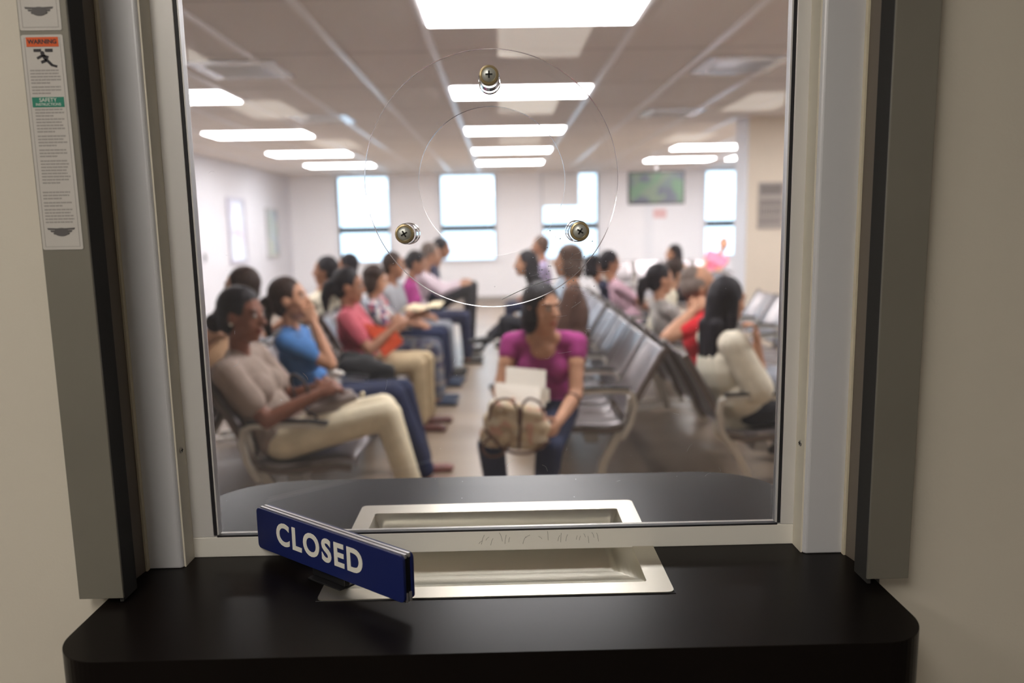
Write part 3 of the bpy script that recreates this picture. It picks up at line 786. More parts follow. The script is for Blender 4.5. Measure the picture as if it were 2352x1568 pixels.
def hand_prims(w, d, n, side, curl, s):
    """palm, four unequal fingers, thumb; d along the hand, n out of the palm"""
    d = d.normalized(); n = (n-d*n.dot(d)); n = n.normalized() if n.length > 1e-4 else frame_of(d)[0]
    ac = d.cross(n).normalized()*side
    R = Matrix((ac, d, n)).transposed()
    out = [ell(w+d*.048*s, (.040*s,.050*s,.015*s), R), cap(w-d*.02*s, w+d*.03*s, .023*s, .021*s)]
    for k, (o_, l) in enumerate(((-.030,.060),(-.011,.074),(.010,.080),(.030,.070))):
        p = w+d*.088*s+ac*o_*s; a = curl*(.35+.05*k); seg = l*s/2.6
        for j in range(3):
            a2 = a*(1+j*.9); v = d*math.cos(a2)+n*math.sin(a2); v = (v+ac*o_*1.2).normalized()
            q_ = p+v*seg*(1.1-.15*j); out.append(cap(p, q_, (.0092-.0007*j)*s, (.0085-.0008*j)*s)); p = q_
    p = w+d*.030*s+ac*.034*s; v = (d*.75+ac*.8+n*.35).normalized(); q_ = p+v*.034*s
    out.append(cap(p, q_, .0115*s, .0098*s)); v = (d*.95+ac*.25+n*.45).normalized(); out.append(cap(q_, q_+v*.028*s, .0098*s, .0085*s))
    return out
NEW_EYE = [None]
def person(label, pelvis, head, face, skin, hairc, top, bottom, hair='short', topstyle='short', legs=None, arms=None, headface=None, headpitch=0, headtilt=0,
           woman=True, s=1.0, vox=.009, shoe=(.03,.025,.02), twist=0, group=None, skirt=False, feetdir=None, curl=1.0, puffy=0.0, palms=None, sitter=True, jacket=None, slump=.035, scoop=0):
    pelvis = Vector(pelvis); head = Vector(head); a = math.radians(face)
    f = Vector((math.cos(a), math.sin(a), 0)); r = Vector((math.sin(a), -math.cos(a), 0)); up = Vector((0,0,1))
    root = thing('person', label, 'person', (pelvis.x, pelvis.y, 0), 0, group)
    O = root.location.copy()
    sp = head-pelvis; k = sp.length/.635; v = sp.normalized()
    f2 = (f-v*f.dot(v)).normalized(); 
    if twist: f2 = (Quaternion(v, math.radians(twist)) @ f2)
    r2 = f2.cross(v).normalized()
    RT = Matrix((r2, f2, v)).transposed()
    def T(x, y, z): return pelvis + r2*x*s + f2*(y - slump*math.sin(PI*min(max(z,0),.635)/.635))*s + v*z*k
    wS = 1.0 if woman else 1.10
    hf = math.radians(headface if headface is not None else face)
    hy = Vector((math.cos(hf), math.sin(hf), 0)); hr = Vector((math.sin(hf), -math.cos(hf), 0))
    RH = Matrix((hr, hy, up)).transposed() @ Matrix.Rotation(math.radians(headpitch), 3, 'X') @ Matrix.Rotation(math.radians(headtilt), 3, 'Y')
    hs = s*(1.06 if woman else 1.09)
    def Hd(x, y, z): return head + RH @ Vector((x*hs, y*hs, z*hs))
    torso = lambda g, low=True: ([ell(T(0,-.01,.02),(.165*s+g,.118*s+g,.11*s+g),RT)] if low else []) + [ell(T(0,-.005,.13),(.138*s*wS+g,.103*s+g,.13*k+g),RT), ell(T(0,0,.285),(.150*s*wS+g,.108*s+g,.155*k+g),RT),
        cap(T(-.125*wS,-.01,.415),T(.125*wS,-.01,.415),.056*s+g*.8), cap(T(-.13*wS,-.012,.405),T(0,-.02,.465),.040*s+g*.7,.045*s+g*.5), cap(T(.13*wS,-.012,.405),T(0,-.02,.465),.040*s+g*.7,.045*s+g*.5)] + ([ell(T(sx*.07,.072,.275),(.062*s+g,.055*s+g,.060*s+g),RT) for sx in (-1,1)] if woman else [])
    SH = {sd: T(sd*.172*wS, -.005, .412) for sd in (-1, 1)}
    arms = arms or {}; A = {}
    for sd in (-1, 1):
        key = 'R' if sd == 1 else 'L'
        tgt, pole = arms.get(key, (None, None))
        if tgt is None: tgt = pelvis + r*sd*.07*s + f*.24*s + up*.10
        if pole is None: pole = r*sd*.6 - f*.5 - up*.8
        A[sd] = ik(SH[sd], Vector(tgt), .275*s, .245*s, pole)
    legs = legs or {}; Lg = {}
    for sd in (-1, 1):
        key = 'R' if sd == 1 else 'L'
        kn, an = legs.get(key, (None, None))
        if kn is None: kn = pelvis + r*sd*.11 + f*.42*s + up*(-.02)
        if an is None: an = Vector(kn) + f*.03 + up*(-.40*s)
        an = Vector(an)
        if not (feetdir or {}).get(key): an.z = .088
        hip = pelvis + r*sd*.09*s - up*.01
        Lg[sd] = (hip, Vector(kn), Vector(an))
    B_ = torso(-.008)
    B_ += [cap(T(0,-.012,.40), Hd(0,-.022,-.07), .052*s*(1 if woman else 1.15), .046*s*(1 if woman else 1.15)), cap(T(-.07,-.02,.425),T(.07,-.02,.425),.035*s)]
    if scoop: B_ += [ell(T(0,.052,.395),(.072*s,.062*s,.062*s),RT), cap(T(-.05,.02,.455),T(.05,.02,.455),.045*s)]
    # head
    B_ += [ell(Hd(0,-.012,.032),(.074*hs,.094*hs,.092*hs),RH), ell(Hd(0,.022,-.045),(.056*hs,.066*hs,.066*hs),RH), ell(Hd(0,.062,-.088),(.022*hs,.020*hs,.017*hs),RH),
           ell(Hd(0,.030,.0),(.062*hs,.058*hs,.070*hs),RH), ell(Hd(.036,.055,-.022),(.024*hs,.022*hs,.024*hs),RH), ell(Hd(-.036,.055,-.022),(.024*hs,.022*hs,.024*hs),RH),
           cap(Hd(0,.080,.022),Hd(0,.104,-.016),.0085*hs,.0125*hs), ell(Hd(.011,.092,-.020),(.009*hs,.010*hs,.008*hs),RH), ell(Hd(-.011,.092,-.020),(.009*hs,.010*hs,.008*hs),RH),
           ell(Hd(0,.080,-.050),(.024*hs,.013*hs,.0065*hs),RH), ell(Hd(0,.079,-.060),(.020*hs,.012*hs,.007*hs),RH), cap(Hd(-.040,.074,.036),Hd(.040,.074,.036),.010*hs),
           ell(Hd(.077,-.008,-.002),(.009*hs,.018*hs,.031*hs),RH), ell(Hd(-.077,-.008,-.002),(.009*hs,.018*hs,.031*hs),RH)]
    for sd in (-1, 1):
        el, wr = A[sd]
        B_ += [cap(SH[sd], el, .047*s*wS, .037*s*wS), ell(SH[sd].lerp(el,.4),(.047*s,.047*s,.08*s),Matrix(frame_of(el-SH[sd])).transposed()), cap(el, el.lerp(wr,.4), .038*s*wS, .037*s*wS), cap(el.lerp(wr,.4), wr, .037*s*wS, .025*s)]
        pn = Vector((palms or {}).get('R' if sd == 1 else 'L', -r*sd*.7-up*.5))
        B_ += hand_prims(wr, wr-el, pn, sd, curl, s)
        hip, kn, an = Lg[sd]
        g = -.004
        B_ += [cap(hip, kn, .080*s+g, .054*s+g), cap(kn, kn.lerp(an,.35), .054*s+g, .052*s+g), cap(kn.lerp(an,.35), an, .052*s+g, .034*s+g)]
    # feet
    ft = {}
    for sd in (-1, 1):
        fd = Vector((feetdir or {}).get('R' if sd == 1 else 'L', f + r*sd*.12)).normalized(); an = Lg[sd][2]; sole = up*(-.06)*s
        sole = (an-Lg[sd][1]).normalized()*.055*s if (feetdir or {}).get('R' if sd == 1 else 'L') else sole
        ft[sd] = (an+sole-fd*.035*s, an+sole+fd*.15*s)
        B_ += [cap(an, an+sole*.5, .033*s, .034*s), cap(ft[sd][0], ft[sd][1], .026*s, .024*s)]
    me = blob_mesh('body', B_, vox, 2)
    me.materials.clear(); me.materials.append(skin)
    sc_ = skin.node_tree.nodes['Principled BSDF'].inputs['Base Color'].default_value[:3]
    me.materials.append(mat(skin.name+'_lips', (min(1,sc_[0]*.85), sc_[1]*.5, sc_[2]*.5), .45)); me.materials.append(mat('brow_dark', (.02,.014,.012), .8))
    RHi = RH.transposed()
    for p in me.polygons:
        h = RHi @ (p.center-head); x, y, z = h/hs
        if y > .078 and abs(x) < .023 and -.066 < z < -.044: p.material_index = 1
        elif y > .066 and .016 < abs(x) < .046 and .030 < z < .042: p.material_index = 2
    def fin(me, name, m=None):
        me.transform(Matrix.Translation(-O)); 
        if m is not None: me.materials.clear(); me.materials.append(m)
        o = bpy.data.objects.new(name, me); COL.objects.link(o); o.parent = root; 
        for p in me.polygons: p.use_smooth = True
        return o
    fin(me, 'body')
    for sx in (-1, 1):
        bm = bmesh.new(); sph(bm, Matrix.Translation(Hd(sx*.030,.076,.014)) @ RH.to_4x4() @ Matrix.Diagonal((.0120*hs,.0120*hs,.0078*hs,1)), 12)
        ctr = Hd(sx*.030,.076,.014)
        for fc in bm.faces:
            h = RHi @ (fc.calc_center_median()-ctr)
            if h.y > .0085*hs: fc.material_index = 1
        e = bpy.data.meshes.new('eye'); bm.to_mesh(e); bm.free(); e.materials.append(mat('eye_white', (.42,.40,.37), .2)); e.materials.append(mat('iris_dark', (.02,.012,.01), .1))
        fin(e, 'eye')
    # clothing
    g = .012+puffy*.3
    tp = torso(g)
    for sd in (-1, 1):
        el, wr = A[sd]
        if topstyle == 'short': tp.append(cap(SH[sd], SH[sd].lerp(el,.62), .060*s+puffy, .052*s+puffy))
        elif topstyle == 'cap': tp.append(cap(SH[sd], SH[sd].lerp(el,.22), .060*s, .055*s))
        elif topstyle == 'long': tp += [cap(SH[sd], el, .060*s+puffy, .052*s+puffy), cap(el, el.lerp(wr,.92), .050*s+puffy, .037*s+puffy)]
        elif topstyle == 'elbow': tp += [cap(SH[sd], el.lerp(SH[sd],.05), .064*s+puffy, .058*s+puffy*1.6)]
        elif topstyle == 'three': tp += [cap(SH[sd], el, .060*s+puffy, .052*s+puffy), cap(el, el.lerp(wr,.45), .050*s+puffy, .048*s+puffy)]
    if topstyle == 'tank': tp = [t_ for t_ in torso(.010) if t_[0] == 'e']
    if hair == 'never': pass
    if jacket: tp += [cap(T(0,-.03,-.02), T(0,-.10,-.12), .13, .10), ell(T(0,-.03,.22),(.19,.145,.22),RT), ell(T(.05,-.02,.08),(.19,.15,.13),RT)]
    fin(blob_mesh('top', tp, vox, 4), 'blouse' if woman else 'shirt', top)
    bt = [ell(pelvis+up*.0+v*.01,(.172*s,.132*s,.105*s),Matrix((r,f,up)).transposed())]
    for sd in (-1, 1):
        hip, kn, an = Lg[sd]
        if skirt: bt.append(cap(hip, kn, .100*s, .085*s)); bt.append(cap(hip.lerp(Lg[-sd][0],.5), kn.lerp(Lg[-sd][1],.5), .09*s, .08*s))
        else: bt += [cap(hip, kn, .094*s, .068*s), cap(kn, kn.lerp(an,.4), .068*s, .062*s), cap(kn.lerp(an,.4), kn.lerp(an,.96), .062*s, .058*s)]
    fin(blob_mesh('bottom', bt, vox, 4), 'skirt' if skirt else 'trousers', bottom)
    M_sh = mat('shoe_%d_%d_%d' % tuple(int(c*255) for c in shoe), shoe, .4)
    for sd in (-1, 1):
        a0, a1 = ft[sd]; fin(blob_mesh('shoe', [cap(a0, a1, .036*s, .031*s), ell(a1, (.040*s,.04*s,.030*s)), ell(a0-up*.01,(.034*s,.036*s,.034*s))], vox, 2), 'shoe', M_sh)
    # hair
    hp = []
    def he(c, r_): hp.append(ell(Hd(*c), tuple(x*hs for x in r_), RH))
    def hc_(a_, b_, r0, r1): hp.append(cap(Hd(*a_), Hd(*b_), r0*hs, r1*hs))
    if hair != 'balding':
        he((0,-.026,.042),(.083,.098,.097)); he((0,-.055,-.015),(.074,.056,.072))
    if hair == 'short': he((.062,-.018,.02),(.022,.045,.040)); he((-.062,-.018,.02),(.022,.045,.040))
    if hair == 'balding': he((0,-.055,.005),(.080,.062,.070)); he((.064,-.022,.015),(.022,.045,.045)); he((-.064,-.022,.015),(.022,.045,.045)); he((0,-.04,.058),(.066,.07,.068))
    if hair == 'bun': he((0,-.135,-.035),(.052,.045,.046)); he((0,-.10,.0),(.05,.04,.05)); he((0,-.01,.075),(.072,.075,.062))
    if hair == 'ponytail': hc_((0,-.10,.02),(0,-.145,.0),.034,.034); hc_((0,-.145,.0),(0,-.160,-.08),.036,.036); hc_((0,-.160,-.08),(0,-.150,-.17),.036,.018); hc_((0,-.11,.01),(0,-.14,-.06),.03,.03)
    if hair == 'bob':
        for sx in (-1,1): he((sx*.062,-.025,-.035),(.032,.058,.080))
        he((0,-.075,-.055),(.070,.045,.070)); he((0,-.02,.06),(.088,.09,.08))
    if hair == 'long':
        for sx in (-1,1): hc_((sx*.052,-.02,.03),(sx*.062,-.03,-.10),.036,.038); hc_((sx*.062,-.03,-.10),(sx*.060,-.05,-.24),.038,.020)
        hc_((0,-.07,.02),(0,-.085,-.12),.062,.056); hc_((0,-.085,-.12),(0,-.10,-.27),.056,.028)
        hc_((.035,-.10,-.12),(.045,-.10,-.28),.042,.018); hc_((-.035,-.10,-.12),(-.045,-.10,-.28),.042,.018)
    if hair == 'pulled': he((0,-.09,.0),(.06,.04,.06)); hc_((0,-.12,0),(0,-.13,-.06),.03,.03)
    fin(blob_mesh('hair', hp, max(vox*.8,.006), 2), 'hair', hairc)
    root['_'] = 0; del root['_']
    return root, A, Lg
SK_D = skin_mat('skin_deep_brown', (.22,.085,.05)); SK_M = skin_mat('skin_tan', (.50,.26,.16)); SK_L = skin_mat('skin_light_tan', (.60,.34,.22)); SK_B = skin_mat('skin_brown', (.36,.17,.10))
def hmat(n, c): return mat(n, c, .55, spec=.25, bump=.35, bscale=120)
H_BLK = hmat('hair_black', (.012,.010,.014)); H_DBR = hmat('hair_dark_brown', (.035,.020,.016)); H_BR = hmat('hair_brown', (.09,.05,.035)); H_GR = hmat('hair_grey_brown', (.17,.13,.11))
def cl(n, c, rough=.85, **k): return mat('cloth_'+n, c, rough, bump=.35, bscale=28, var=.10, vscale=14, **k)
C_TAUPE = cl('taupe', (.31,.235,.195)); C_CREAM = cl('cream_trousers', (.76,.67,.49)); C_BLUE = cl('blue_tee', (.055,.17,.42)); C_JEAN = cl('dark_jeans', (.011,.018,.055)); C_RED = cl('raspberry', (.48,.09,.12))
C_KHAKI = cl('khaki', (.46,.36,.22)); C_MAG = cl('magenta_tee', (.34,.035,.19)); C_BLACK = cl('black', (.012,.012,.018)); C_NAVY = cl('navy', (.02,.025,.06)); C_BROWN = cl('brown_jacket', (.10,.050,.035))
C_PINK = cl('pale_pink', (.60,.38,.45)); C_WHITE = cl('cream_blouse', (.72,.66,.53)); C_REDT = cl('bright_red', (.62,.015,.025)); C_GREYS = cl('grey_shirt', (.30,.30,.32)); C_LAV = cl('lavender', (.36,.30,.45)); C_PWH = cl('pinkish_white', (.66,.55,.60))
C_ORANGE = cl('peach_top', (.62,.38,.22)); C_CSH = cl('cream_shirt', (.68,.62,.48)); C_GREYT = cl('grey_trousers', (.22,.23,.26)); C_HOT = cl('rose_top', (.62,.16,.25))
C_STR = weave('cloth_stripes', (.62,.58,.52), (.13,.11,.12), scale=22, direction='Z')
C_FLO = printed('cloth_floral', [(.55,.53,.52),(.03,.04,.11),(.35,.33,.33),(.05,.05,.12),(.45,.10,.12)], 26)
C_FLS = printed('cloth_patterned_trousers', [(.14,.15,.2),(.05,.05,.1),(.25,.22,.2),(.1,.12,.16)], 22)
up = Vector((0,0,1))
V = Vector
# ---- left row, facing the aisle
Y1 = 4.0
person('woman with a bun, taupe blouse and cream trousers, nearest at the left', (-1.13,Y1,.545), U(558,728,Y=3.96), -3, SK_D, H_BLK, C_TAUPE, C_CREAM, hair='bun', topstyle='short', vox=.008, puffy=.012, s=1.10, slump=.10,
       headface=-14, headpitch=-4, legs={'R': (U(890,952,Y=3.92), V((-.44,3.88,.1))), 'L': (U(880,935,Y=4.14), V((-.49,4.14,.1)))},
       arms={'R': (U(728,905,Y=3.86), V((-.45,-.5,-1))), 'L': (U(735,888,Y=4.05), V((-.3,.8,-1)))}, curl=2.0, shoe=(.25,.17,.12))
person('woman in a blue tee with a dark ponytail, chin on her raised hand', (-1.12,4.78,.545), U(668,690,Y=4.78), 0, SK_M, H_DBR, C_BLUE, C_JEAN, hair='ponytail', topstyle='short', vox=.008, s=1.06, slump=.06,
       headface=-3, headpitch=6, legs={'R': (U(905,905,Y=4.66), V((-.50,4.72,.1))), 'L': (U(925,895,Y=4.88), V((-.54,4.98,.1)))},
       arms={'R': (U(722,745,Y=4.66), V((.1,-.5,-1.5))), 'L': (U(745,868,Y=4.80), V((-.3,.8,-1)))}, curl=1.6, shoe=(.20,.07,.06))
person('person in a raspberry shirt and khaki trousers leaning over a red folder', (-1.09,6.06,.545), U(803,660,Y=6.03), 0, SK_B, H_BLK, C_RED, C_KHAKI, hair='ponytail', topstyle='short', vox=.009, puffy=.008, s=1.08,
       headpitch=-6, legs={'R': (U(957,836,Y=5.98), V((-.66,6.05,.1))), 'L': (U(977,826,Y=6.2), V((-.63,6.3,.1)))},
       arms={'R': (U(905,752,Y=5.92), V((-.2,-.6,-1))), 'L': (U(905,742,Y=6.14), V((-.2,.6,-1)))}, curl=1.4, shoe=(.10,.03,.025), woman=True)
person('woman with a dark bob in a floral blouse reading a newspaper', (-1.05,7.05,.545), U(862,645,Y=6.95), 0, SK_M, H_DBR, C_FLO, C_FLS, hair='bob', topstyle='short', vox=.011,
       headpitch=-14, 
       arms={'R': (U(950,728,Y=6.85), V((-.2,-.6,-1))), 'L': (U(960,722,Y=7.15), V((-.2,.6,-1)))}, shoe=(.03,.05,.10))
person('man in a grey shirt, receding dark hair, sitting behind the newspaper reader', (-1.05,7.78,.545), U(906,612,Y=7.7), -8, SK_B, H_DBR, C_GREYS, C_JEAN, hair='short', topstyle='short', vox=.012, woman=False, headpitch=-5, shoe=(.03,.05,.10),
       legs={'R': (V((-.63,7.72,.54)), V((-.60,7.8,.1))), 'L': (V((-.62,7.98,.54)), V((-.58,8.0,.1)))})
person('woman in a magenta top on the left row, bending forward beyond the man in grey', (-1.03,8.45,.545), U(957,606,Y=8.4), 0, SK_B, H_BLK, C_MAG, C_GREYT, hair='pulled', topstyle='short', vox=.013, headpitch=-18)
person('man in a pinkish white shirt leaning far forward on the left row', (-1.02,9.2,.545), U(990,585,Y=9.2), 0, SK_M, H_GR, C_PWH, C_NAVY, hair='short', topstyle='long', vox=.014, woman=False, headpitch=-12,
       arms={'R': (U(1055,655,Y=9.1), V((0,-.4,-1))), 'L': (U(1060,648,Y=9.3), V((0,.4,-1)))}, legs={'R': (V((-.45,9.1,.55)), V((-.42,9.1,.11))), 'L': (V((-.45,9.35,.55)), V((-.42,9.35,.11)))})
person('person in dark clothes, farthest of the left row, knees out into the aisle', (-.98,9.95,.545), U(1016,572,Y=9.95), 0, SK_B, H_BLK, C_NAVY, C_BLACK, hair='short', topstyle='long', vox=.014, woman=False, headpitch=-10,
       legs={'R': (U(1078,660,Y=9.85), U(1072,745,Y=9.8)), 'L': (U(1086,655,Y=10.1), U(1080,725,Y=10.1))})
# ---- behind them, facing the left wall
person('bare-shouldered person facing left behind the woman with a bun', (-1.96,4.72,.545), U(553,664,Y=4.85), 180, SK_L, H_DBR, C_ORANGE, C_GREYT, hair='short', topstyle='tank', vox=.010, woman=True)
person('man in a cream shirt in left profile, nearer of two facing the left wall', (-1.96,7.25,.56), U(746,624,Y=7.2), 180, SK_B, H_BLK, C_CSH, C_GREYT, hair='short', topstyle='short', vox=.012, woman=False)
person('person with short dark hair facing left, farther of the two behind the left row', (-1.96,8.4,.56), U(797,612,Y=8.4), 180, SK_B, H_BLK, C_CSH, C_GREYT, hair='short', topstyle='short', vox=.014, woman=False)
# ---- centre row, facing the aisle
M1 = person('woman in a magenta tee and jeans holding papers and a flowered bag', (.235,4.42,.55), U(1246,712,Y=4.30), -97, SK_M, H_BLK, C_MAG, C_JEAN, hair='bob', topstyle='cap', vox=.008, s=1.08, scoop=1,
       headface=-52, headpitch=-2, legs={'L': (U(1262,1030,Y=3.93), U(1245,1160,Y=3.95)), 'R': (U(1128,1022,Y=3.93), U(1150,1165,Y=3.95))},
       arms={'L': (U(1283,968,Y=4.00), V((.5,.35,-1))), 'R': (U(1165,935,Y=4.02), V((-.45,.4,-1)))}, palms={'L': (-1,.2,-.2), 'R': (1,.2,0)}, curl=1.3)
person('person in a brown jacket with brown hair, centre row, right behind the woman in magenta', (.55,6.15,.56), U(1303,602,Y=6.25), 170, SK_M, H_BR, C_BROWN, C_BLACK, hair='bob', topstyle='long', vox=.011, woman=False, puffy=.012)
B2 = person('person in black with a high-heeled boot stretched into the aisle, centre row', (.50,7.8,.56), U(1206,607,Y=7.8), 180, SK_M, H_BLK, C_BLACK, C_BLACK, hair='long', topstyle='long', vox=.011,
       legs={'R': (U(1168,738,Y=7.75), U(1128,772,Y=7.6)), 'L': (U(1160,738,Y=7.6), U(1165,830,Y=7.6))}, feetdir={'R': (-1,-.1,-.12)}, shoe=(.01,.01,.012))
bm = bmesh.new(); ro = B2[0].location; tube(bm, [U(1120,782,Y=7.6)-ro, U(1112,793,Y=7.6)-ro, U(1107,808,Y=7.6)-ro], [.035,.022,.009], 10); link('boot_heel', bm, C_BLACK, B2[0], smooth=True)
person('person in a lavender top, centre row, farthest, in front of the third window', (.52,10.4,.56), U(1240,566,Y=10.4), 180, SK_B, H_BR, C_LAV, C_NAVY, hair='short', topstyle='long', vox=.014, woman=False)
# ---- centre row, facing right
person('woman with long black hair in a cream blouse, nearest at the right', (1.41,4.46,.545), U(1672,694,Y=4.46), 6, SK_M, H_BLK, C_WHITE, C_BLACK, hair='long', topstyle='elbow', vox=.008, puffy=.016, jacket=1, s=1.06, slump=.07,
       headface=28, headpitch=-6, arms={'R': (U(1739,792,Y=4.24), V((1,-.4,-1.3))), 'L': (U(1785,925,Y=4.5), V((-.2,.8,-1)))}, palms={'R': (-1,.2,.1)}, curl=1.7)
person('man in a bright red shirt with thinning brown hair, cheek propped on his hand', (1.42,5.15,.56), U(1606,660,Y=5.2), 0, SK_M, H_GR, C_REDT, C_GREYT, hair='balding', topstyle='short', vox=.009, woman=False, s=1.1,
       arms={'R': (U(1594,712,Y=4.98), V((-1.2,-.6,-1))), 'L': (V((1.68,5.3,.66)), None)}, curl=1.5)
person('woman in a black and white striped top seen from behind, black ponytail', (1.42,6.25,.545), U(1518,644,Y=6.2), 10, SK_M, H_BLK, C_STR, C_NAVY, hair='ponytail', topstyle='short', vox=.010)
person('person in a cream cardigan beyond the striped top', (1.42,7.05,.545), U(1556,628,Y=7.1), 0, SK_L, H_DBR, C_CSH, C_NAVY, hair='short', topstyle='long', vox=.012)
person('woman in a pale pink shirt with black hair, looking right', (1.42,8.2,.545), U(1402,606,Y=8.2), 4, SK_B, H_BLK, C_PINK, C_NAVY, hair='short', topstyle='short', vox=.012, headpitch=-10)
person('dark haired person just behind the woman in pale pink', (1.46,8.85,.545), U(1366,612,Y=8.9), 0, SK_B, H_BLK, C_NAVY, C_NAVY, hair='bob', topstyle='long', vox=.014)
person('slim person in dark purple with long dark hair, far side, below the television', (2.75,11.3,.56), U(1546,583,Y=11.3), 180, SK_M, H_BLK, cl('plum', (.05,.035,.09)), C_BLACK, hair='long', topstyle='long', vox=.014)
person('person in a rose pink top, farthest, in front of the rightmost window', (3.95,15.0,.56), U(1662,562,Y=15.0), 250, SK_M, H_BR, C_HOT, C_GREYT, hair='short', topstyle='short', vox=.016)

# ================================================================== THINGS HELD AND CARRIED
M_paper = mat('white_paper', (.88,.83,.74), .7)
def sheet(name, label, cat, corners, m, th=.003, group=None):
    c = sum((Vector(p) for p in corners), Vector())/4
    bm = bmesh.new(); n = (Vector(corners[1])-Vector(corners[0])).cross(Vector(corners[3])-Vector(corners[0])).normalized()*th
    prism(bm, [Vector(p)-c for p in corners], n)
    o = link(name, bm, m); o.location = c; tag(o, label, cat, group); return o
sheet('paper_sheet', 'upright white sheet of paper against the magenta tee', 'paper', [U(1160,930,Y=4.075),U(1252,935,Y=4.075),U(1254,850,Y=4.17),U(1162,842,Y=4.17)], M_paper)
sheet('paper_sheet', 'lower bundle of pale papers sticking out of the flowered bag', 'paper', [U(1140,935,Y=4.03),U(1245,940,Y=4.03),U(1240,890,Y=4.10),U(1136,878,Y=4.10)], M_paper, th=.006)
sheet('envelope', 'small white envelope at the right of the papers by her wrist', 'paper', [U(1238,925,Y=4.04),U(1262,922,Y=4.04),U(1262,893,Y=4.06),U(1245,890,Y=4.06)], M_paper)
# flowered handbag
def Wb(px, py, Y): return U(px, py, Y=Y)
bag = thing('handbag', 'cream and brown flowered handbag with brown handles on the lap of the woman in magenta', 'handbag', Wb(1183,990,3.90))
C_BAG = printed('bag_floral_print', [(.62,.50,.34),(.58,.46,.30),(.66,.58,.44),(.44,.33,.22),(.64,.54,.40),(.55,.33,.24)], 26)
M_leath = mat('brown_leather', (.11,.05,.035), .4, bump=.2, bscale=80)
def bagmesh(name, prims, m, parent, vox=.008, sm=4):
    me = blob_mesh(name, prims, vox, sm); me.transform(Matrix.Translation(-parent.location)); me.materials.clear(); me.materials.append(m)
    o = bpy.data.objects.new(name, me); COL.objects.link(o); o.parent = parent
    for p in me.polygons: p.use_smooth = True
    return o
yb = 3.88
bagmesh('bag_body', [cap(Wb(1140,935,yb),Wb(1235,955,yb),.045,.045), cap(Wb(1128,1000,yb),Wb(1232,1008,yb),.062,.058), cap(Wb(1135,965,yb),Wb(1240,980,yb),.058,.056)], C_BAG, bag)
for nm_, pts in (('trim_band', [(1112,985),(1160,1032),(1215,1040),(1262,1012)]), ('trim_band', [(1198,930),(1196,970),(1192,1030)])):
    bm = bmesh.new(); tube(bm, [Wb(x,y,yb-.062)-bag.location for x,y in smoothpath([(x,y,0) for x,y in pts],5) for x,y in ((x,y),)] if False else [Wb(p.x,p.y,yb-.060)-bag.location for p in smoothpath([(x,y,0) for x,y in pts],5)], .008, 8); link(nm_, bm, M_leath, bag, smooth=True)
for pts, yy in (([(1122,965),(1135,925),(1168,916),(1190,940),(1192,975)], yb-.06), ([(1130,1000),(1108,1025),(1120,1046),(1150,1044),(1172,1015)], yb-.07), ([(1200,930),(1215,915),(1240,925),(1248,950)], yb-.05)):
    bm = bmesh.new(); tube(bm, [Wb(p.x,p.y,yy)-bag.location for p in smoothpath([(x,y,0) for x,y in pts],6)], .007, 8); link('handle', bm, M_leath, bag, smooth=True)
def wristband(p, d, rr, m, name, label, cat):
    bm = bmesh.new(); u, w, dd = frame_of(d); tube(bm, [(u*math.cos(2*PI*k/20)+w*math.sin(2*PI*k/20))*rr for k in range(20)], .0045, 8, closed=True)
    o = link(name, bm, m, smooth=True); o.location = p; tag(o, label, cat)
el, wr = M1[1][-1]; wristband(el.lerp(wr,.22), wr-el, .044, M_leath, 'bracelet', 'brown band around the forearm of the woman in magenta', 'bracelet')
# purse of the first woman
pr = thing('purse', 'taupe leather purse on the lap of the woman with the bun', 'purse', Wb(770,925,3.95))
M_taupe = mat('taupe_leather', (.24,.19,.17), .4, bump=.2, bscale=60)
bagmesh('purse_body', [cap(Wb(722,945,3.92),Wb(815,912,3.95),.038,.020), cap(Wb(735,925,4.0),Wb(800,905,4.0),.045,.03), cap(Wb(715,955,3.92),Wb(770,948,3.92),.03,.028)], M_taupe, pr)
bm = bmesh.new(); tube(bm, [Wb(p.x,p.y,3.84)-pr.location for p in smoothpath([(730,960,0),(690,930,0),(668,880,0),(672,860,0),(700,880,0),(715,930,0)],6)], .008, 8); link('strap', bm, mat('dark_strap', (.04,.03,.03), .5), pr, smooth=True)
bm = bmesh.new(); sph(bm, Matrix.Scale(.012,4)); o = link('clasp', bm, mat('clasp_gold', (.8,.7,.5), .3, metal=1), pr, smooth=True); o.location = Wb(832,905,3.93)-pr.location
# tissue
me = blob_mesh('tissue', [ell(Wb(760,852,4.7),(.03,.02,.04)), ell(Wb(778,858,4.7),(.035,.02,.022)), ell(Wb(772,872,4.7),(.025,.02,.025))], .008, 1); c = Wb(768,860,4.7); me.transform(Matrix.Translation(-c)); me.materials.clear(); me.materials.append(mat('tissue_white', (.85,.82,.76), .9, bump=.6, bscale=60))
o = bpy.data.objects.new('tissue', me); COL.objects.link(o); o.location = c; tag(o, 'crumpled white tissue in the lap of the woman in blue', 'tissue')
# black bag with a white tag
bb_ = thing('shoulder_bag', 'black fabric bag with a white tag beside the woman in blue', 'bag', Wb(850,860,5.1))
bagmesh('bag_body', [ell(Wb(835,862,5.12),(.15,.10,.13)), cap(Wb(800,845,5.1),Wb(890,852,5.1),.075,.055), ell(Wb(880,880,5.1),(.09,.08,.09)), cap(Wb(795,822,5.2),Wb(850,826,5.2),.05,.04)], mat('black_nylon', (.008,.008,.009), .8, bump=.5, bscale=20), bb_, .012)
cs = [U(903,888,Y=4.98),U(918,892,Y=4.98),U(932,866,Y=4.98),U(916,860,Y=4.98)]
bm = bmesh.new(); prism(bm, [p-bb_.location for p in cs], (0,.002,0)); link('tag', bm, M_paper, bb_)
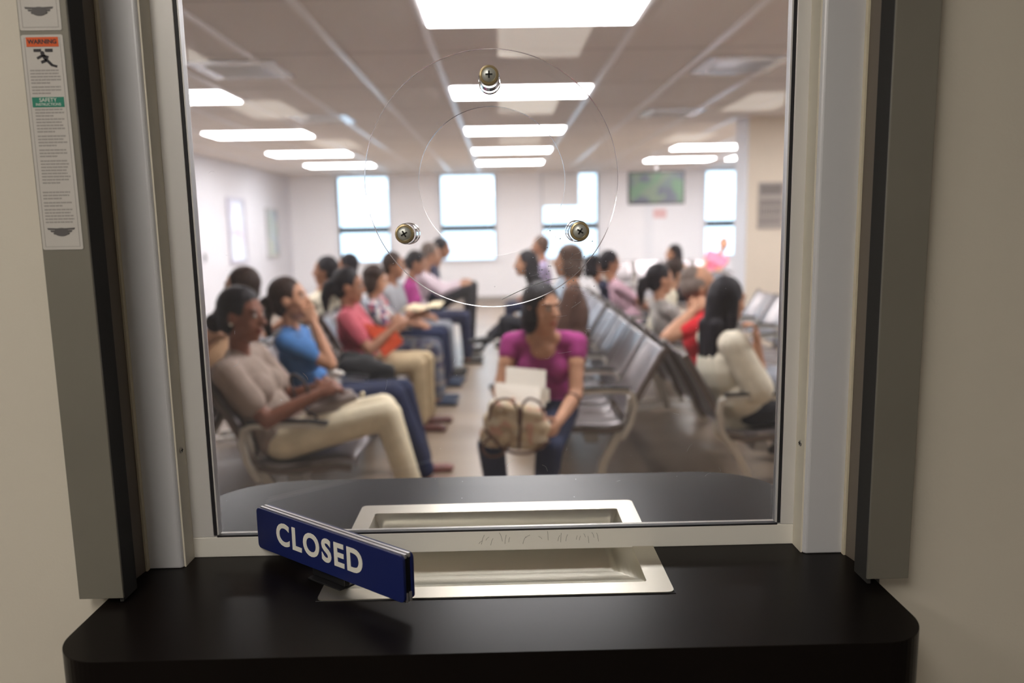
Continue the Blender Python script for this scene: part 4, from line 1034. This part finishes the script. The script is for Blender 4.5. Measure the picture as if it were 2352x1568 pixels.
# red folder, newspaper
sheet('folder', 'bright orange red folder held over the knees by the person in raspberry', 'folder', [U(834,742,Y=5.86),U(882,820,Y=5.88),U(926,785,Y=5.90),U(905,756,Y=5.94)], mat('red_folder', (.75,.10,.035), .5), th=.02)
np_ = thing('newspaper', 'open newspaper spread on the lap of the floral blouse reader', 'newspaper', U(965,712,Y=6.95))
M_news = mat('newsprint', (.72,.62,.42), .8, var=.15, vscale=40)
for sgn in (-1, 1):
    bm = bmesh.new(); A_ = U(965,712,Y=6.95)
    pts = [Vector((-.16,0,.03)),Vector((.02,0,0)),Vector((.17,0,.035))]
    prof = [(-.18,-.01),(-.10,.02),(0,.0),(.10,.035),(.18,.03)]
    v0 = None
    a_ = [bm.verts.new((x, .0 if sgn < 0 else .0, z)) for x, z in prof]; b__ = [bm.verts.new((x+.02, sgn*.26, z+.02)) for x, z in prof]
    for i in range(len(prof)-1): bm.faces.new((a_[i],a_[i+1],b__[i+1],b__[i]))
    o = link('page', bm, M_news, np_, smooth=True); md = o.modifiers.new('t','SOLIDIFY'); md.thickness = .004
# boot heel: earring and glasses of the first woman
me = bpy.data.meshes.new('earring'); bm = bmesh.new(); sph(bm, Matrix.Scale(.008,4), 12); o = link('earring', bm, mat('pearl', (.85,.75,.62), .2), smooth=True); o.location = U(530,745,Y=3.87); tag(o, 'pearl earring on the woman with the bun', 'earring')

# ================================================================== WALL THINGS
tv = thing('television', 'dark flat television hung from the ceiling before the far wall', 'television', U(1508,430,Y=13))
o_ = tv.location; x0 = U(1443,430,Y=13).x-o_.x; x1 = U(1573,430,Y=13).x-o_.x; z0 = U(1508,469,Y=13).z-o_.z; z1 = U(1508,393,Y=13).z-o_.z
link('bezel', B((x0,0,z0),(x1,.07,z1)), mat('tv_black', (.02,.02,.025), .3), tv, bev=.008)
M_scr2 = printed('tv_picture', [(.07,.085,.085),(.07,.11,.075),(.06,.065,.08),(.09,.11,.085),(.07,.07,.085)], 7, rough=.25); bn = M_scr2.node_tree.nodes['Principled BSDF']
lk = [l for l in M_scr2.node_tree.links if l.to_socket == bn.inputs['Base Color']][0]; M_scr2.node_tree.links.new(lk.from_socket, bn.inputs['Emission Color']); bn.inputs['Emission Strength'].default_value = .9
link('screen', B((x0+.03,-.003,z0+.03),(x1-.03,.0,z1-.03)), M_scr2, tv)
bm = bmesh.new(); tube(bm, [(0,.05,z1-.05),(0,.05,CEIL-o_.z-.002)], .02, 10); box(bm, (-.1,-.05,CEIL-o_.z-.02),(.1,.15,CEIL-o_.z-.001)); link('ceiling_mount', bm, M_tbar, tv)
sr = sheet('notice', 'small pinkish notice on the far wall under the television', 'notice', [U(1480,500,Y=YF-.012),U(1530,500,Y=YF-.012),U(1530,480,Y=YF-.012),U(1480,480,Y=YF-.012)], mat('notice_pink', (.78,.50,.50), .6))
# framed pictures on the left wall
def picture(px0, px1, pya, pyb, cols, label):
    y0 = U(px0, 540, X=XL+.02).y; y1 = U(px1, 540, X=XL+.02).y
    zt = U((px0+px1)/2, pya, X=XL+.02).z; zb = U((px0+px1)/2, pyb, X=XL+.02).z
    t = thing('framed_picture', label, 'picture', (XL+.002, (y0+y1)/2, (zt+zb)/2)); hy, hz = (y1-y0)/2, (zt-zb)/2
    bm = bmesh.new(); holed(bm, [(0,-hy,-hz),(0,hy,-hz),(0,hy,hz),(0,-hy,hz)], [(0,-hy+.05,-hz+.05),(0,hy-.05,-hz+.05),(0,hy-.05,hz-.05),(0,-hy+.05,hz-.05)], (.03,0,0)); link('frame', bm, mat('frame_'+cols[0], cols[2], .4), t)
    bm = bmesh.new(); box(bm, (0,-hy+.05,-hz+.05),(.012,hy-.05,hz-.05)); link('print', bm, printed('print_'+cols[0], cols[1], 4, rough=.15), t)
picture(527, 566, 455, 605, ('pale', [(.75,.75,.85),(.80,.80,.9),(.75,.68,.78),(.8,.85,.9)], (.50,.47,.55)), 'pale framed picture on the left wall, nearer one, catching the light')
picture(614, 640, 478, 592, ('blue_green', [(.42,.50,.62),(.45,.55,.52),(.50,.60,.66),(.55,.62,.55)], (.45,.45,.45)), 'blue and green framed picture on the left wall, farther one')
sw = thing('light_switch', 'small grey switch plate on the left wall', 'switch', U(470,592,X=XL+.003))
link('plate', B((0,-.05,-.07),(.012,.05,.07)), mat('switch_grey', (.30,.30,.32), .5), sw, bev=.003); link('toggle', B((.012,-.01,-.02),(.022,.01,.02)), M_dark, sw)
# notice with columns of print on the beige wall
nb = thing('notice_board', 'grey notice with columns of dark print on the beige wall', 'notice', U(1770,472,Y=PWY-.004))
o_ = nb.location; x0 = U(1740,472,Y=PWY).x-o_.x; x1 = U(1800,472,Y=PWY).x-o_.x; z0 = U(1770,526,Y=PWY).z-o_.z; z1 = U(1770,418,Y=PWY).z-o_.z
link('board', B((x0,-.012,z0),(x1,.002,z1)), mat('notice_grey', (.42,.37,.34), .6), nb, bev=.002)
bm = bmesh.new(); r_ = random.Random(5)
for za, zb_, n_ in ((.94,.74,13),(.62,.50,11),(.46,.30,9),(.26,.10,8)):
    for k in range(n_):
        x = x0+(x1-x0)*(.08+.84*k/n_); box(bm, (x,-.014,z0+(z1-z0)*zb_),(x+(x1-x0)*.035,-.011,z0+(z1-z0)*za))
o = link('print_columns', bm, mat('notice_ink', (.10,.09,.09), .7), nb); o['kind'] = 'stuff'
